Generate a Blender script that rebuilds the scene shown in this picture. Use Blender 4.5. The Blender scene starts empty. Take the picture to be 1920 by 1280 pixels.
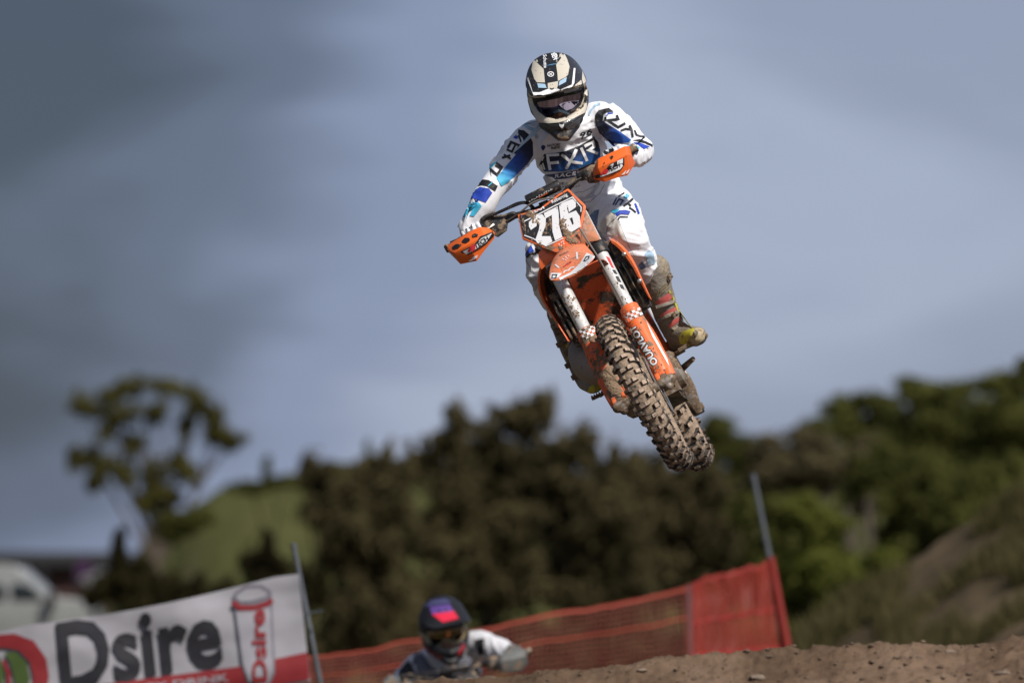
import bpy, bmesh, math, random
import numpy as np
from mathutils import Vector, Matrix, noise
from mathutils.bvhtree import BVHTree

S = bpy.context.scene
COL = S.collection
rad = math.radians

# ------------------------------------------------------------------ camera
FPX = 200 / 36 * 1920            # focal length in photo pixels
PITCH = rad(2.95)
CAM = Vector((0, 0, 1.5))
FW = Vector((0, math.cos(PITCH), math.sin(PITCH)))
UPV = Vector((0, -math.sin(PITCH), math.cos(PITCH)))
RT = Vector((1, 0, 0))
cd = bpy.data.cameras.new('camera')
cam = bpy.data.objects.new('camera', cd)
COL.objects.link(cam)
cam.location = CAM
cam.rotation_euler = (rad(90) + PITCH, 0, 0)
cd.lens = 200
cd.sensor_width = 36
cd.clip_start = 0.5
cd.clip_end = 6000
cd.dof.use_dof = True
cd.dof.focus_distance = 22.8
cd.dof.aperture_fstop = 2.2
cd.dof.aperture_blades = 9
S.camera = cam

# ------------------------------------------------------------------ sky and sun
SUN_AZ, SUN_EL = rad(146), rad(46)
to_sun = Vector((math.sin(SUN_AZ) * math.cos(SUN_EL), math.cos(SUN_AZ) * math.cos(SUN_EL), math.sin(SUN_EL)))
sl = bpy.data.lights.new('sun', 'SUN')
sl.energy = 2.8
sl.angle = rad(4)
sl.color = (1.0, 0.955, 0.89)
sun = bpy.data.objects.new('sun', sl)
COL.objects.link(sun)
sun.rotation_euler = (-to_sun).to_track_quat('-Z', 'Y').to_euler()
sun.location = (10, -10, 30)

wd = bpy.data.worlds.new('World')
S.world = wd
wd.use_nodes = True
nt = wd.node_tree
nt.nodes.clear()
def N(tree, typ, **kw):
    n = tree.nodes.new(typ)
    for k, v in kw.items():
        if k.startswith('i_'):
            key = k[2:]
            key = int(key) if key.isdigit() else key.replace('_', ' ')
            n.inputs[key].default_value = v
        else:
            setattr(n, k, v)
    return n
def ramp(tree, stops, interp='LINEAR'):
    r = tree.nodes.new('ShaderNodeValToRGB')
    r.color_ramp.interpolation = interp
    els = r.color_ramp.elements
    while len(els) < len(stops):
        els.new(0.5)
    for e, (p, c) in zip(els, stops):
        e.position = p
        e.color = (*c, 1) if len(c) == 3 else c
    return r
sky = N(nt, 'ShaderNodeTexSky', sky_type='NISHITA', sun_disc=False, sun_elevation=SUN_EL, sun_rotation=SUN_AZ,
        air_density=1.0, dust_density=1.5, ozone_density=1.5)
tc = N(nt, 'ShaderNodeTexCoord')
mp = N(nt, 'ShaderNodeMapping')
mp.inputs['Rotation'].default_value = (0.25, 0.5, 0.1)
mp.inputs['Scale'].default_value = (0.62, 1.0, 1.9)
mp.inputs['Location'].default_value = (3.04, 1.42, 0.86)
nz = N(nt, 'ShaderNodeTexNoise', i_Scale=8.0, i_Detail=4.5, i_Roughness=0.5, i_Distortion=0.35)
dot = N(nt, 'ShaderNodeVectorMath', operation='DOT_PRODUCT')
dot.inputs[1].default_value = (-0.86, 0.41, 0.36)
madd = N(nt, 'ShaderNodeMath', operation='MULTIPLY_ADD')
madd.inputs[1].default_value = -0.24
cr = ramp(nt, [(0.0, (1.85, 2.15, 2.95)), (0.26, (2.4, 2.75, 3.65)), (0.52, (1.55, 1.88, 2.8)), (0.76, (0.74, 0.93, 1.42)), (1.0, (0.36, 0.46, 0.70))], 'EASE')
mr = N(nt, 'ShaderNodeMapRange')
mr.inputs['From Min'].default_value = 0.268
mr.inputs['From Max'].default_value = 0.402
mixs = N(nt, 'ShaderNodeMixRGB')
mixs.inputs['Fac'].default_value = 0.94
bg = N(nt, 'ShaderNodeBackground', i_Strength=0.092)
wo = N(nt, 'ShaderNodeOutputWorld')
lk = nt.links.new
lk(tc.outputs['Generated'], mp.inputs['Vector'])
lk(mp.outputs[0], nz.inputs['Vector'])
lk(tc.outputs['Generated'], dot.inputs[0])
lk(nz.outputs['Fac'], madd.inputs[0])
lk(dot.outputs['Value'], madd.inputs[2])
lk(madd.outputs[0], mr.inputs['Value'])
lk(mr.outputs[0], cr.inputs['Fac'])
lk(sky.outputs[0], mixs.inputs['Color1'])
lk(cr.outputs['Color'], mixs.inputs['Color2'])
lk(mixs.outputs[0], bg.inputs['Color'])
lk(bg.outputs[0], wo.inputs['Surface'])

S.view_settings.view_transform = 'Standard'
S.view_settings.look = 'None'
S.view_settings.exposure = 0.72
S.view_settings.gamma = 1.0
S.cycles.use_denoising = True
S.cycles.max_bounces = 6
S.cycles.transparent_max_bounces = 8

# ------------------------------------------------------------------ frames of reference
def P(px, py, d):
    """a place in the world seen at photo pixel (px, py), d metres in front of the lens"""
    return CAM + FW * d + RT * ((px - 960) / FPX * d) + UPV * ((640 - py) / FPX * d)
FA = P(1208, 737, 22.46)                       # front axle of the jumping bike
RA = P(1250, 746, 22.46 + 1.475)               # rear axle
F = (FA - RA).normalized()                     # bike forward
a_ = rad(28.4)
L = RT * math.cos(a_) + UPV * math.sin(a_)     # bike left
L = (L - F * L.dot(F)).normalized()
U = F.cross(L).normalized()                    # bike up
WB = (FA - RA).length
def B(x, y, z):                                # bike coordinates, origin at the front axle
    return FA + F * x + L * y + U * z
def Q(px, py, xl):                             # pixel ray met with the bike's cross plane at x = xl
    r = P(px, py, 1) - CAM
    p0 = FA + F * xl
    t = (p0 - CAM).dot(F) / r.dot(F)
    return CAM + r * t
def QP(px, py, pt, n):                         # pixel ray met with any plane
    r = P(px, py, 1) - CAM
    t = (pt - CAM).dot(n) / r.dot(n)
    return CAM + r * t
def zoomer(ox, oy, sc):
    return lambda pts: [(ox + x / sc, oy + y / sc) for x, y in pts]
zA = zoomer(820, 60, 4.266); zB = zoomer(820, 340, 4.266); zH = zoomer(960, 80, 6.4); zJ = zoomer(960, 180, 6.846)
zK = zoomer(830, 200, 4.267); zL = zoomer(1080, 340, 6.4); zN = zoomer(900, 330, 8.0); zF = zoomer(980, 440, 8.0)
zT = zoomer(1080, 420, 4.571); zG = zoomer(1040, 560, 5.82); zW = zoomer(960, 600, 4.266)
zD = zoomer(0, 960, 3.0); zR = zoomer(560, 1020, 3.2)

# ------------------------------------------------------------------ materials
def lin(r, g, b):
    return tuple(((c / 255) / 12.92 if c / 255 <= 0.04045 else ((c / 255 + 0.055) / 1.055) ** 2.4) for c in (r, g, b))
MUD = (0.27, 0.19, 0.125)
MUD2 = (0.13, 0.085, 0.052)
MATS = {}
def material(name, col, rough=0.5, metal=0.0, mud=0.0, mscale=18.0, specks=0.0, bump=0.0, bscale=60.0, var=0.0, coat=0.0, spec=0.5, mudcol=MUD, sheen=0.0, weave=0.0):
    if name in MATS:
        return MATS[name]
    m = bpy.data.materials.new(name)
    m.use_nodes = True
    t = m.node_tree
    b = t.nodes['Principled BSDF']
    b.inputs['Roughness'].default_value = rough
    b.inputs['Metallic'].default_value = metal
    b.inputs['Specular IOR Level'].default_value = spec
    b.inputs['Coat Weight'].default_value = coat
    b.inputs['Sheen Weight'].default_value = sheen
    co = N(t, 'ShaderNodeTexCoord')
    src = None
    rgb = N(t, 'ShaderNodeRGB')
    rgb.outputs[0].default_value = (*col, 1)
    src = rgb.outputs[0]
    if var:
        n1 = N(t, 'ShaderNodeTexNoise', i_Scale=bscale * 0.12, i_Detail=4)
        t.links.new(co.outputs['Object'], n1.inputs['Vector'])
        mr_ = N(t, 'ShaderNodeMapRange')
        mr_.inputs['From Min'].default_value = 0.3
        mr_.inputs['From Max'].default_value = 0.7
        mr_.inputs['To Min'].default_value = 1 - var
        mr_.inputs['To Max'].default_value = 1 + var
        t.links.new(n1.outputs['Fac'], mr_.inputs['Value'])
        vm = N(t, 'ShaderNodeVectorMath', operation='SCALE')
        t.links.new(src, vm.inputs[0])
        t.links.new(mr_.outputs[0], vm.inputs['Scale'])
        src = vm.outputs[0]
    roughsrc = None
    masks = []
    if mud > 0:
        n2 = N(t, 'ShaderNodeTexNoise', i_Scale=mscale, i_Detail=5, i_Roughness=0.6)
        t.links.new(co.outputs['Object'], n2.inputs['Vector'])
        c = 0.72 - 0.5 * mud
        r2 = ramp(t, [(max(0, c - 0.03), (0, 0, 0)), (min(1, c + 0.05), (1, 1, 1))])
        t.links.new(n2.outputs['Fac'], r2.inputs['Fac'])
        masks.append(r2.outputs['Color'])
    if specks > 0:
        v = N(t, 'ShaderNodeTexVoronoi', i_Scale=75.0, i_Randomness=1.0)
        t.links.new(co.outputs['Object'], v.inputs['Vector'])
        n3 = N(t, 'ShaderNodeTexNoise', i_Scale=45.0, i_Detail=2)
        t.links.new(co.outputs['Object'], n3.inputs['Vector'])
        ad = N(t, 'ShaderNodeMath', operation='MULTIPLY_ADD')
        ad.inputs[1].default_value = -0.55
        t.links.new(n3.outputs['Fac'], ad.inputs[0])
        t.links.new(v.outputs['Distance'], ad.inputs[2])
        lo = -0.235 + 0.17 * specks
        m3 = N(t, 'ShaderNodeMapRange')
        m3.inputs['From Min'].default_value = lo - 0.02
        m3.inputs['From Max'].default_value = lo + 0.05
        m3.inputs['To Min'].default_value = 1
        m3.inputs['To Max'].default_value = 0
        t.links.new(ad.outputs[0], m3.inputs['Value'])
        masks.append(m3.outputs[0])
    for i, mk in enumerate(masks):
        mx = N(t, 'ShaderNodeMixRGB')
        n4 = N(t, 'ShaderNodeTexNoise', i_Scale=90.0, i_Detail=3)
        t.links.new(co.outputs['Object'], n4.inputs['Vector'])
        mc = ramp(t, [(0.33, tuple(c * 0.5 for c in mudcol)), (0.62, mudcol)])
        t.links.new(n4.outputs['Fac'], mc.inputs['Fac'])
        t.links.new(mk, mx.inputs['Fac'])
        t.links.new(src, mx.inputs['Color1'])
        t.links.new(mc.outputs['Color'], mx.inputs['Color2'])
        src = mx.outputs[0]
        rm = N(t, 'ShaderNodeMapRange')
        rm.inputs['To Min'].default_value = rough
        rm.inputs['To Max'].default_value = 0.9
        t.links.new(mk, rm.inputs['Value'])
        if roughsrc is None:
            roughsrc = rm.outputs[0]
        else:
            mxx = N(t, 'ShaderNodeMath', operation='MAXIMUM')
            t.links.new(roughsrc, mxx.inputs[0])
            t.links.new(rm.outputs[0], mxx.inputs[1])
            roughsrc = mxx.outputs[0]
    t.links.new(src, b.inputs['Base Color'])
    if roughsrc is not None:
        t.links.new(roughsrc, b.inputs['Roughness'])
    if bump:
        n5 = N(t, 'ShaderNodeTexNoise', i_Scale=bscale, i_Detail=6, i_Roughness=0.6)
        t.links.new(co.outputs['Object'], n5.inputs['Vector'])
        bp = N(t, 'ShaderNodeBump')
        bp.inputs['Strength'].default_value = bump
        bp.inputs['Distance'].default_value = 0.01
        t.links.new(n5.outputs['Fac'], bp.inputs['Height'])
        t.links.new(bp.outputs[0], b.inputs['Normal'])
    MATS[name] = m
    return m
def gradient(name, stops, p0, p1, rough=0.7, specks=0.25):
    """dyed gradient print running from world point p0 to p1"""
    m = material(name, (0, 0, 0), rough, specks=specks)
    t = m.node_tree
    rgbn = [n for n in t.nodes if n.type == 'RGB'][0]
    co = [n for n in t.nodes if n.type == 'TEX_COORD'][0]
    ax = (p1 - p0)
    d = N(t, 'ShaderNodeVectorMath', operation='DOT_PRODUCT')
    d.inputs[1].default_value = ax / ax.length_squared
    t.links.new(co.outputs['Object'], d.inputs[0])
    sb = N(t, 'ShaderNodeMath', operation='SUBTRACT')
    sb.inputs[1].default_value = p0.dot(ax) / ax.length_squared
    t.links.new(d.outputs['Value'], sb.inputs[0])
    r = ramp(t, stops)
    t.links.new(sb.outputs[0], r.inputs['Fac'])
    for l in list(t.links):
        if l.from_node == rgbn:
            to = l.to_socket
            t.links.remove(l)
            t.links.new(r.outputs['Color'], to)
    return m

ORANGE = material('orange_plastic', (0.86, 0.165, 0.045), 0.36, mud=0.27, specks=0.8, mscale=16, bump=0.05, bscale=150)
FENDER = material('orange_sheen_fender', (0.87, 0.25, 0.11), 0.4, mud=0.18, specks=0.7, mscale=20, bump=0.05, bscale=150)  # paler than the other orange: the plastic's sheen is put into the colour
ORANGE_C = material('orange_clean', (0.84, 0.15, 0.025), 0.34, specks=0.2)
ORANGE_M = material('orange_muddy', (0.80, 0.14, 0.04), 0.42, mud=0.40, specks=0.7, mscale=16, bump=0.15, bscale=120)
SILVER = material('fork_silver', (0.72, 0.70, 0.67), 0.36, 0.25, mud=0.2, specks=0.7, mscale=22)
METAL = material('bare_metal', (0.45, 0.43, 0.40), 0.35, 0.9, mud=0.35, specks=0.4, mscale=20)
METALM = material('muddy_metal', (0.33, 0.29, 0.25), 0.5, 0.4, mud=0.62, specks=0.6, mscale=26, bump=0.3, bscale=90)
BLACK = material('black_plastic', (0.018, 0.017, 0.018), 0.42, mud=0.22, specks=0.5, mscale=26, bump=0.1, bscale=120)
BLACKM = material('black_muddy', (0.022, 0.02, 0.019), 0.6, mud=0.38, specks=0.7, mscale=24, bump=0.3, bscale=80)
RUBBER = material('tyre_rubber', (0.03, 0.027, 0.025), 0.8, mud=0.72, mscale=30, bump=0.4, bscale=90, mudcol=(0.36, 0.26, 0.18))
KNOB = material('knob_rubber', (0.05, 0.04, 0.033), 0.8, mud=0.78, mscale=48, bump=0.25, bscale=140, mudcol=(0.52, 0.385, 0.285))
KNOBS = material('knob_side', (0.028, 0.024, 0.021), 0.75, mud=0.36, mscale=60, bump=0.25, bscale=140, mudcol=(0.26, 0.18, 0.12))  # barer rubber, with part of the sides' shadow put into the dark colour
MUDM = material('wet_mud', (0.235, 0.16, 0.10), 0.85, var=0.35, bump=0.6, bscale=130)
PIPE = material('pipe_grey', (0.30, 0.25, 0.21), 0.6, 0.15, mud=0.28, mscale=11, specks=0.3, bump=0.1, mudcol=(0.36, 0.28, 0.21))
WHITE = material('white_cloth', (0.82, 0.82, 0.85), 0.75, sheen=0.1, bump=0.12, bscale=240, var=0.03)
WPRINT = material('white_print', (0.78, 0.78, 0.79), 0.6, specks=0.4)
WCLEAN = material('white_decal', (0.80, 0.80, 0.80), 0.5, specks=0.15)
BPRINT = material('black_print', (0.014, 0.014, 0.017), 0.6, specks=0.12)
BDECAL = material('black_decal', (0.017, 0.017, 0.019), 0.45, specks=0.6)
NAVY = material('navy_print', (0.012, 0.03, 0.12), 0.65)
ROYAL = material('royal_print', (0.015, 0.055, 0.42), 0.65)
CYAN = material('cyan_print', (0.06, 0.48, 0.72), 0.65)
PALE = material('pale_blue_print', (0.36, 0.52, 0.66), 0.7)
GREYC = material('grey_mesh', (0.20, 0.21, 0.25), 0.8, bump=0.3, bscale=400)
GREYL = material('light_grey_print', (0.50, 0.51, 0.56), 0.75)
CREAMK = material('cream_leather', (0.66, 0.63, 0.57), 0.6, specks=0.1, bump=0.15, bscale=120)
INNER = material('slate_blue_cloth', (0.11, 0.17, 0.30), 0.75)
CREAM = material('cream_shell', (0.62, 0.56, 0.46), 0.3, specks=0.45, coat=0.3)
HBLACK = material('shell_black', (0.017, 0.018, 0.022), 0.38, specks=0.35, coat=0.25)
HGREY = material('shell_grey', (0.06, 0.062, 0.066), 0.4, specks=0.4)
BOOT = material('boot_muddy', (0.23, 0.205, 0.17), 0.65, mud=0.40, mscale=14, bump=0.5, bscale=60, mudcol=(0.32, 0.26, 0.185), specks=0.4)
BOOTY = material('boot_yellow', (0.55, 0.50, 0.05), 0.55, mud=0.36, mscale=20, bump=0.2, mudcol=(0.30, 0.24, 0.14))
BOOTR = material('boot_red', (0.60, 0.13, 0.12), 0.5, mud=0.15, mscale=22, specks=0.3)
SOLE = material('boot_sole', (0.25, 0.185, 0.125), 0.85, mud=0.4, bump=0.4)
RED = material('red_print', (0.62, 0.03, 0.04), 0.5, specks=0.15)
GOGF = material('goggle_frame', (0.012, 0.012, 0.015), 0.35)
LENS = material('mirror_lens', (0.46, 0.44, 0.66), 0.06, 1.0)
SKIN = material('skin', (0.42, 0.22, 0.15), 0.55)
CABLE = material('cable_grey', (0.16, 0.145, 0.13), 0.5, specks=0.4)

# ------------------------------------------------------------------ mesh helpers
class MB:
    def __init__(self):
        self.v, self.f = [], []
    def add(self, vs, fs):
        o = len(self.v)
        self.v += [tuple(v) for v in vs]
        self.f += [tuple(i + o for i in f) for f in fs]
        return self
    def box(self, c, ax, ay, az):               # centre and three half vectors
        c, ax, ay, az = map(Vector, (c, ax, ay, az))
        vs = [c + ax * i + ay * j + az * k for i in (-1, 1) for j in (-1, 1) for k in (-1, 1)]
        return self.add(vs, [(0, 1, 3, 2), (4, 6, 7, 5), (0, 4, 5, 1), (2, 3, 7, 6), (0, 2, 6, 4), (1, 5, 7, 3)])
    def tube(self, pts, r, seg=12, caps=True, flat=1.0, ref=None):
        pts = [Vector(p) for p in pts]
        rs = r if isinstance(r, (list, tuple)) else [r] * len(pts)
        n = len(pts)
        tg = [(pts[min(i + 1, n - 1)] - pts[max(i - 1, 0)]).normalized() for i in range(n)]
        up = Vector(ref) if ref is not None else (Vector((0, 0, 1)) if abs(tg[0].z) < 0.9 else Vector((1, 0, 0)))
        vs, fs = [], []
        x = None
        for i in range(n):
            base = up if x is None or ref is not None else x
            x = (base - tg[i] * base.dot(tg[i])).normalized()
            y = tg[i].cross(x)
            for k in range(seg):
                a = 2 * math.pi * k / seg
                vs.append(pts[i] + x * (math.cos(a) * rs[i] * flat) + y * (math.sin(a) * rs[i]))
        for i in range(n - 1):
            for k in range(seg):
                k2 = (k + 1) % seg
                fs.append((i * seg + k, i * seg + k2, (i + 1) * seg + k2, (i + 1) * seg + k))
        if caps:
            fs.append(tuple(range(seg))[::-1])
            fs.append(tuple((n - 1) * seg + k for k in range(seg)))
        return self.add(vs, fs)
    def lathe(self, c, axis, prof, seg=48, ref=None, closed=False):
        c, axis = Vector(c), Vector(axis).normalized()
        ref = Vector(ref) if ref is not None else Vector((0, 0, 1))
        x = (ref - axis * ref.dot(axis)).normalized()
        y = axis.cross(x)
        vs, fs = [], []
        n = len(prof)
        for k in range(seg):
            a = 2 * math.pi * k / seg
            d = x * math.cos(a) + y * math.sin(a)
            vs += [c + d * r_ + axis * h for r_, h in prof]
        for k in range(seg):
            k2 = (k + 1) % seg
            for j in range(n if closed else n - 1):
                j2 = (j + 1) % n
                fs.append((k * n + j, k * n + j2, k2 * n + j2, k2 * n + j))
        return self.add(vs, fs)
    def capsule(self, p0, r0, p1, r1, seg=16):
        p0, p1 = Vector(p0), Vector(p1)
        d = p1 - p0
        ln = d.length
        if ln < 1e-6:
            return self.ball(p0, (r0,) * 3)
        t = d / ln
        pts, rs = [], []
        for k in range(1, 6):
            a = math.pi / 2 * k / 5
            pts.append(p0 - t * (math.cos(a) * r0)); rs.append(max(1e-4, math.sin(a) * r0))
        for k in range(5, 0, -1):
            a = math.pi / 2 * k / 5
            pts.append(p1 + t * (math.cos(a) * r1)); rs.append(max(1e-4, math.sin(a) * r1))
        return self.tube(pts, rs, seg)
    def chain(self, nodes):
        for (a, ra), (b, rb) in zip(nodes[:-1], nodes[1:]):
            self.capsule(a, ra, b, rb)
        return self
    def ball(self, c, r, mat=None, sub=3):
        bm = bmesh.new()
        bmesh.ops.create_icosphere(bm, subdivisions=sub, radius=1)
        c = Vector(c)
        vs = []
        for v in bm.verts:
            q = Vector((v.co.x * r[0], v.co.y * r[1], v.co.z * r[2]))
            vs.append(c + (mat @ q if mat else q))
        fs = [tuple(v.index for v in f.verts) for f in bm.faces]
        bm.free()
        return self.add(vs, fs)
    def prism(self, pts, off):                   # closed outline pushed along off
        pts = [Vector(p) for p in pts]
        off = Vector(off)
        n = len(pts)
        fs = [tuple(range(n)), tuple(range(2 * n - 1, n - 1, -1))]
        fs += [(i, (i + 1) % n, n + (i + 1) % n, n + i) for i in range(n)]
        return self.add(pts + [p + off for p in pts], fs)
    def grid(self, rows, thick=0.0, toward=None):
        nr, nc = len(rows), len(rows[0])
        vs = [Vector(p) for r in rows for p in r]
        fs = [(i * nc + j, i * nc + j + 1, (i + 1) * nc + j + 1, (i + 1) * nc + j) for i in range(nr - 1) for j in range(nc - 1)]
        return self.add(vs, fs)
    def build(self, name, mat, parent=None, smooth=True, bevel=0.0, solid=0.0, subsurf=0, fixn=True, angle=40, bseg=2):
        me = bpy.data.meshes.new(name)
        me.from_pydata(self.v, [], self.f)
        me.update()
        if fixn:
            bm = bmesh.new()
            bm.from_mesh(me)
            bmesh.ops.recalc_face_normals(bm, faces=bm.faces)
            bm.to_mesh(me)
            bm.free()
        o = bpy.data.objects.new(name, me)
        COL.objects.link(o)
        if mat:
            me.materials.append(mat)
        mods = False
        if subsurf:
            md = o.modifiers.new('s', 'SUBSURF'); md.levels = md.render_levels = subsurf; mods = True
        if solid:
            md = o.modifiers.new('t', 'SOLIDIFY'); md.thickness = solid; md.offset = 0; mods = True
        if bevel:
            md = o.modifiers.new('b', 'BEVEL'); md.width = bevel; md.segments = bseg; md.limit_method = 'ANGLE'; md.angle_limit = rad(35); mods = True
        if mods:
            apply(o)
        finish(o, smooth, angle)
        if parent:
            attach(o, parent)
        return o
def apply(o):
    dg = bpy.context.evaluated_depsgraph_get()
    me = bpy.data.meshes.new_from_object(o.evaluated_get(dg))
    old = o.data
    o.modifiers.clear()
    o.data = me
    me.name = o.name
    bpy.data.meshes.remove(old)
def finish(o, smooth=True, angle=40):
    me = o.data
    if smooth:
        me.polygons.foreach_set('use_smooth', [True] * len(me.polygons))
        me.update()
        try:
            me.set_sharp_from_angle(angle=rad(angle))
        except Exception:
            pass
def attach(o, parent):
    o.parent = parent
    p = parent
    if p.type == 'EMPTY':
        o.matrix_parent_inverse = Matrix.Translation(-p.location)
    else:
        o.matrix_parent_inverse = Matrix.Identity(4)
def tag(o, label=None, cat=None, group=None, kind=None):
    for k, v in (('label', label), ('category', cat), ('group', group), ('kind', kind)):
        if v:
            o[k] = v
    return o
def thing(name, loc, label, cat, group=None):
    o = bpy.data.objects.new(name, None)
    COL.objects.link(o)
    o.location = loc
    o.empty_display_size = 0.1
    return tag(o, label, cat, group)
def blob(mb, name, mat, parent, voxel=0.007, smooth=6, disp=None, factor=0.5):
    me = bpy.data.meshes.new(name)
    me.from_pydata(mb.v, [], mb.f)
    me.update()
    o = bpy.data.objects.new(name, me)
    COL.objects.link(o)
    md = o.modifiers.new('r', 'REMESH'); md.mode = 'VOXEL'; md.voxel_size = voxel; md.adaptivity = 0
    md = o.modifiers.new('s', 'SMOOTH'); md.factor = factor; md.iterations = smooth
    apply(o)
    me = o.data
    me.materials.clear()
    me.materials.append(mat)
    if disp:
        ns = [v.normal.copy() for v in me.vertices]
        for v, n_ in zip(me.vertices, ns):
            v.co += n_ * disp(v.co, n_)
        me.update()
    finish(o, True, 180)
    if parent:
        attach(o, parent)
    return o
def bvh_of(*objs):
    vs, fs = [], []
    for o in objs:
        k = len(vs)
        vs += [v.co.copy() for v in o.data.vertices]
        fs += [tuple(i + k for i in p.vertices) for p in o.data.polygons]
    return BVHTree.FromPolygons(vs, fs)

# ------------------------------------------------------------------ prints laid on a surface
def outline_faces(loops, maxlen):
    """fill outlines (first one outer, others holes) given in photo pixels"""
    bm = bmesh.new()
    es = []
    for lp in loops:
        vs = [bm.verts.new((x, y, 0)) for x, y in lp]
        es += [bm.edges.new((vs[i], vs[(i + 1) % len(vs)])) for i in range(len(vs))]
    bmesh.ops.triangle_fill(bm, edges=es, use_beauty=True, use_dissolve=False)
    return refine(bm, maxlen)
def refine(bm, maxlen):
    for _ in range(5):
        long_ = [e for e in bm.edges if e.calc_length() > maxlen]
        if not long_:
            break
        bmesh.ops.subdivide_edges(bm, edges=long_, cuts=1)
        bmesh.ops.triangulate(bm, faces=[f for f in bm.faces if len(f.verts) > 3])
    bm.verts.index_update()
    r = ([(v.co.x, v.co.y) for v in bm.verts], [tuple(v.index for v in f.verts) for f in bm.faces])
    bm.free()
    return r
def lay(bvh, px, py, off, near=None):
    r = (P(px, py, 1) - CAM).normalized()
    loc, nrm, _, _ = bvh.ray_cast(CAM, r)
    if loc is None:
        q = P(px, py, near or 22.9)
        loc, nrm, _, _ = bvh.find_nearest(q)
    if nrm.dot(r) > 0:
        nrm = -nrm
    return loc + (nrm * 0.5 - r * 0.5) * off
def decal(name, polys, bvh, mat, parent, off=0.0022, maxlen=5.0, near=None):
    mb = MB()
    for i, lp in enumerate(polys):
        loops = lp if isinstance(lp[0][0], (tuple, list)) else [lp]
        vs, fs = outline_faces(loops, maxlen)
        mb.add([lay(bvh, x, y, off + 0.00025 * i, near) for x, y in vs], fs)
    return mb.build(name, mat, parent, fixn=False, angle=180)
def stroke(pts, w):
    """outline of a thick line"""
    pts = [Vector((x, y)) for x, y in pts]
    n = len(pts)
    lft, rgt = [], []
    for i in range(n):
        d0 = (pts[i] - pts[i - 1]).normalized() if i > 0 else (pts[1] - pts[0]).normalized()
        d1 = (pts[i + 1] - pts[i]).normalized() if i < n - 1 else d0
        n0, n1 = Vector((-d0.y, d0.x)), Vector((-d1.y, d1.x))
        m = (n0 + n1)
        m = m.normalized() if m.length > 1e-4 else n0
        k = 1 / max(0.45, m.dot(n0))
        lft.append(tuple(pts[i] + m * (w / 2 * k)))
        rgt.append(tuple(pts[i] - m * (w / 2 * k)))
    return lft + rgt[::-1]
def text_pts(s, bold=0.0, shear=0.0, spacing=1.0):
    c = bpy.data.curves.new('t', 'FONT')
    c.body = s
    c.offset = bold
    c.shear = shear
    c.space_character = spacing
    c.resolution_u = 3
    o = bpy.data.objects.new('t', c)
    COL.objects.link(o)
    dg = bpy.context.evaluated_depsgraph_get()
    me = bpy.data.meshes.new_from_object(o.evaluated_get(dg))
    bpy.data.objects.remove(o)
    vs = np.array([v.co[:2] for v in me.vertices])
    fs = [tuple(p.vertices) for p in me.polygons]
    bpy.data.meshes.remove(me)
    return vs, fs
def lettering(name, s, p0, p1, h, bvh, mat, parent, off=0.003, bold=0.0, shear=0.0, upright=None, maxlen=4.0, spacing=1.0, near=None):
    """text whose base line runs from pixel p0 to p1 with cap height h pixels"""
    vs, fs = text_pts(s, bold, shear, spacing)
    x0, x1 = vs[:, 0].min(), vs[:, 0].max()
    u = np.array(p1, float) - np.array(p0, float)
    if upright is None:
        upv = np.array([u[1], -u[0]]) / np.hypot(*u)
    else:
        upv = np.array(upright, float) / np.hypot(*upright)
    cap = 0.72
    bm = bmesh.new()
    bv = [bm.verts.new((*(np.array(p0) + u * ((x - x0) / (x1 - x0)) + upv * (y / cap * h)), 0)) for x, y in vs]
    for f in fs:
        try:
            bm.faces.new([bv[i] for i in f])
        except ValueError:
            pass
    v2, f2 = refine(bm, maxlen)
    return MB().add([lay(bvh, x, y, off, near) for x, y in v2], f2).build(name, mat, parent, fixn=False, angle=180)

def worn_marks(p0, p1, h, n, seed=1):
    """illegible worn print: short uneven strokes along a base line, in pixels"""
    g = random.Random(seed)
    p0, p1 = Vector(p0), Vector(p1)
    u = (p1 - p0) / n
    v = Vector((u.y, -u.x)).normalized() * h
    out = []
    for i in range(n):
        a = p0 + u * (i + 0.2)
        out.append(stroke([tuple(a + v * g.uniform(0, 0.2)), tuple(a + v * g.uniform(0.7, 1) + u * g.uniform(0, 0.3))], h * 0.26))
        out.append(stroke([tuple(a + v * g.uniform(0.1, 0.9) + u * 0.25), tuple(a + v * g.uniform(0.1, 0.9) + u * 0.62)], h * 0.24))
    return out
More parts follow.
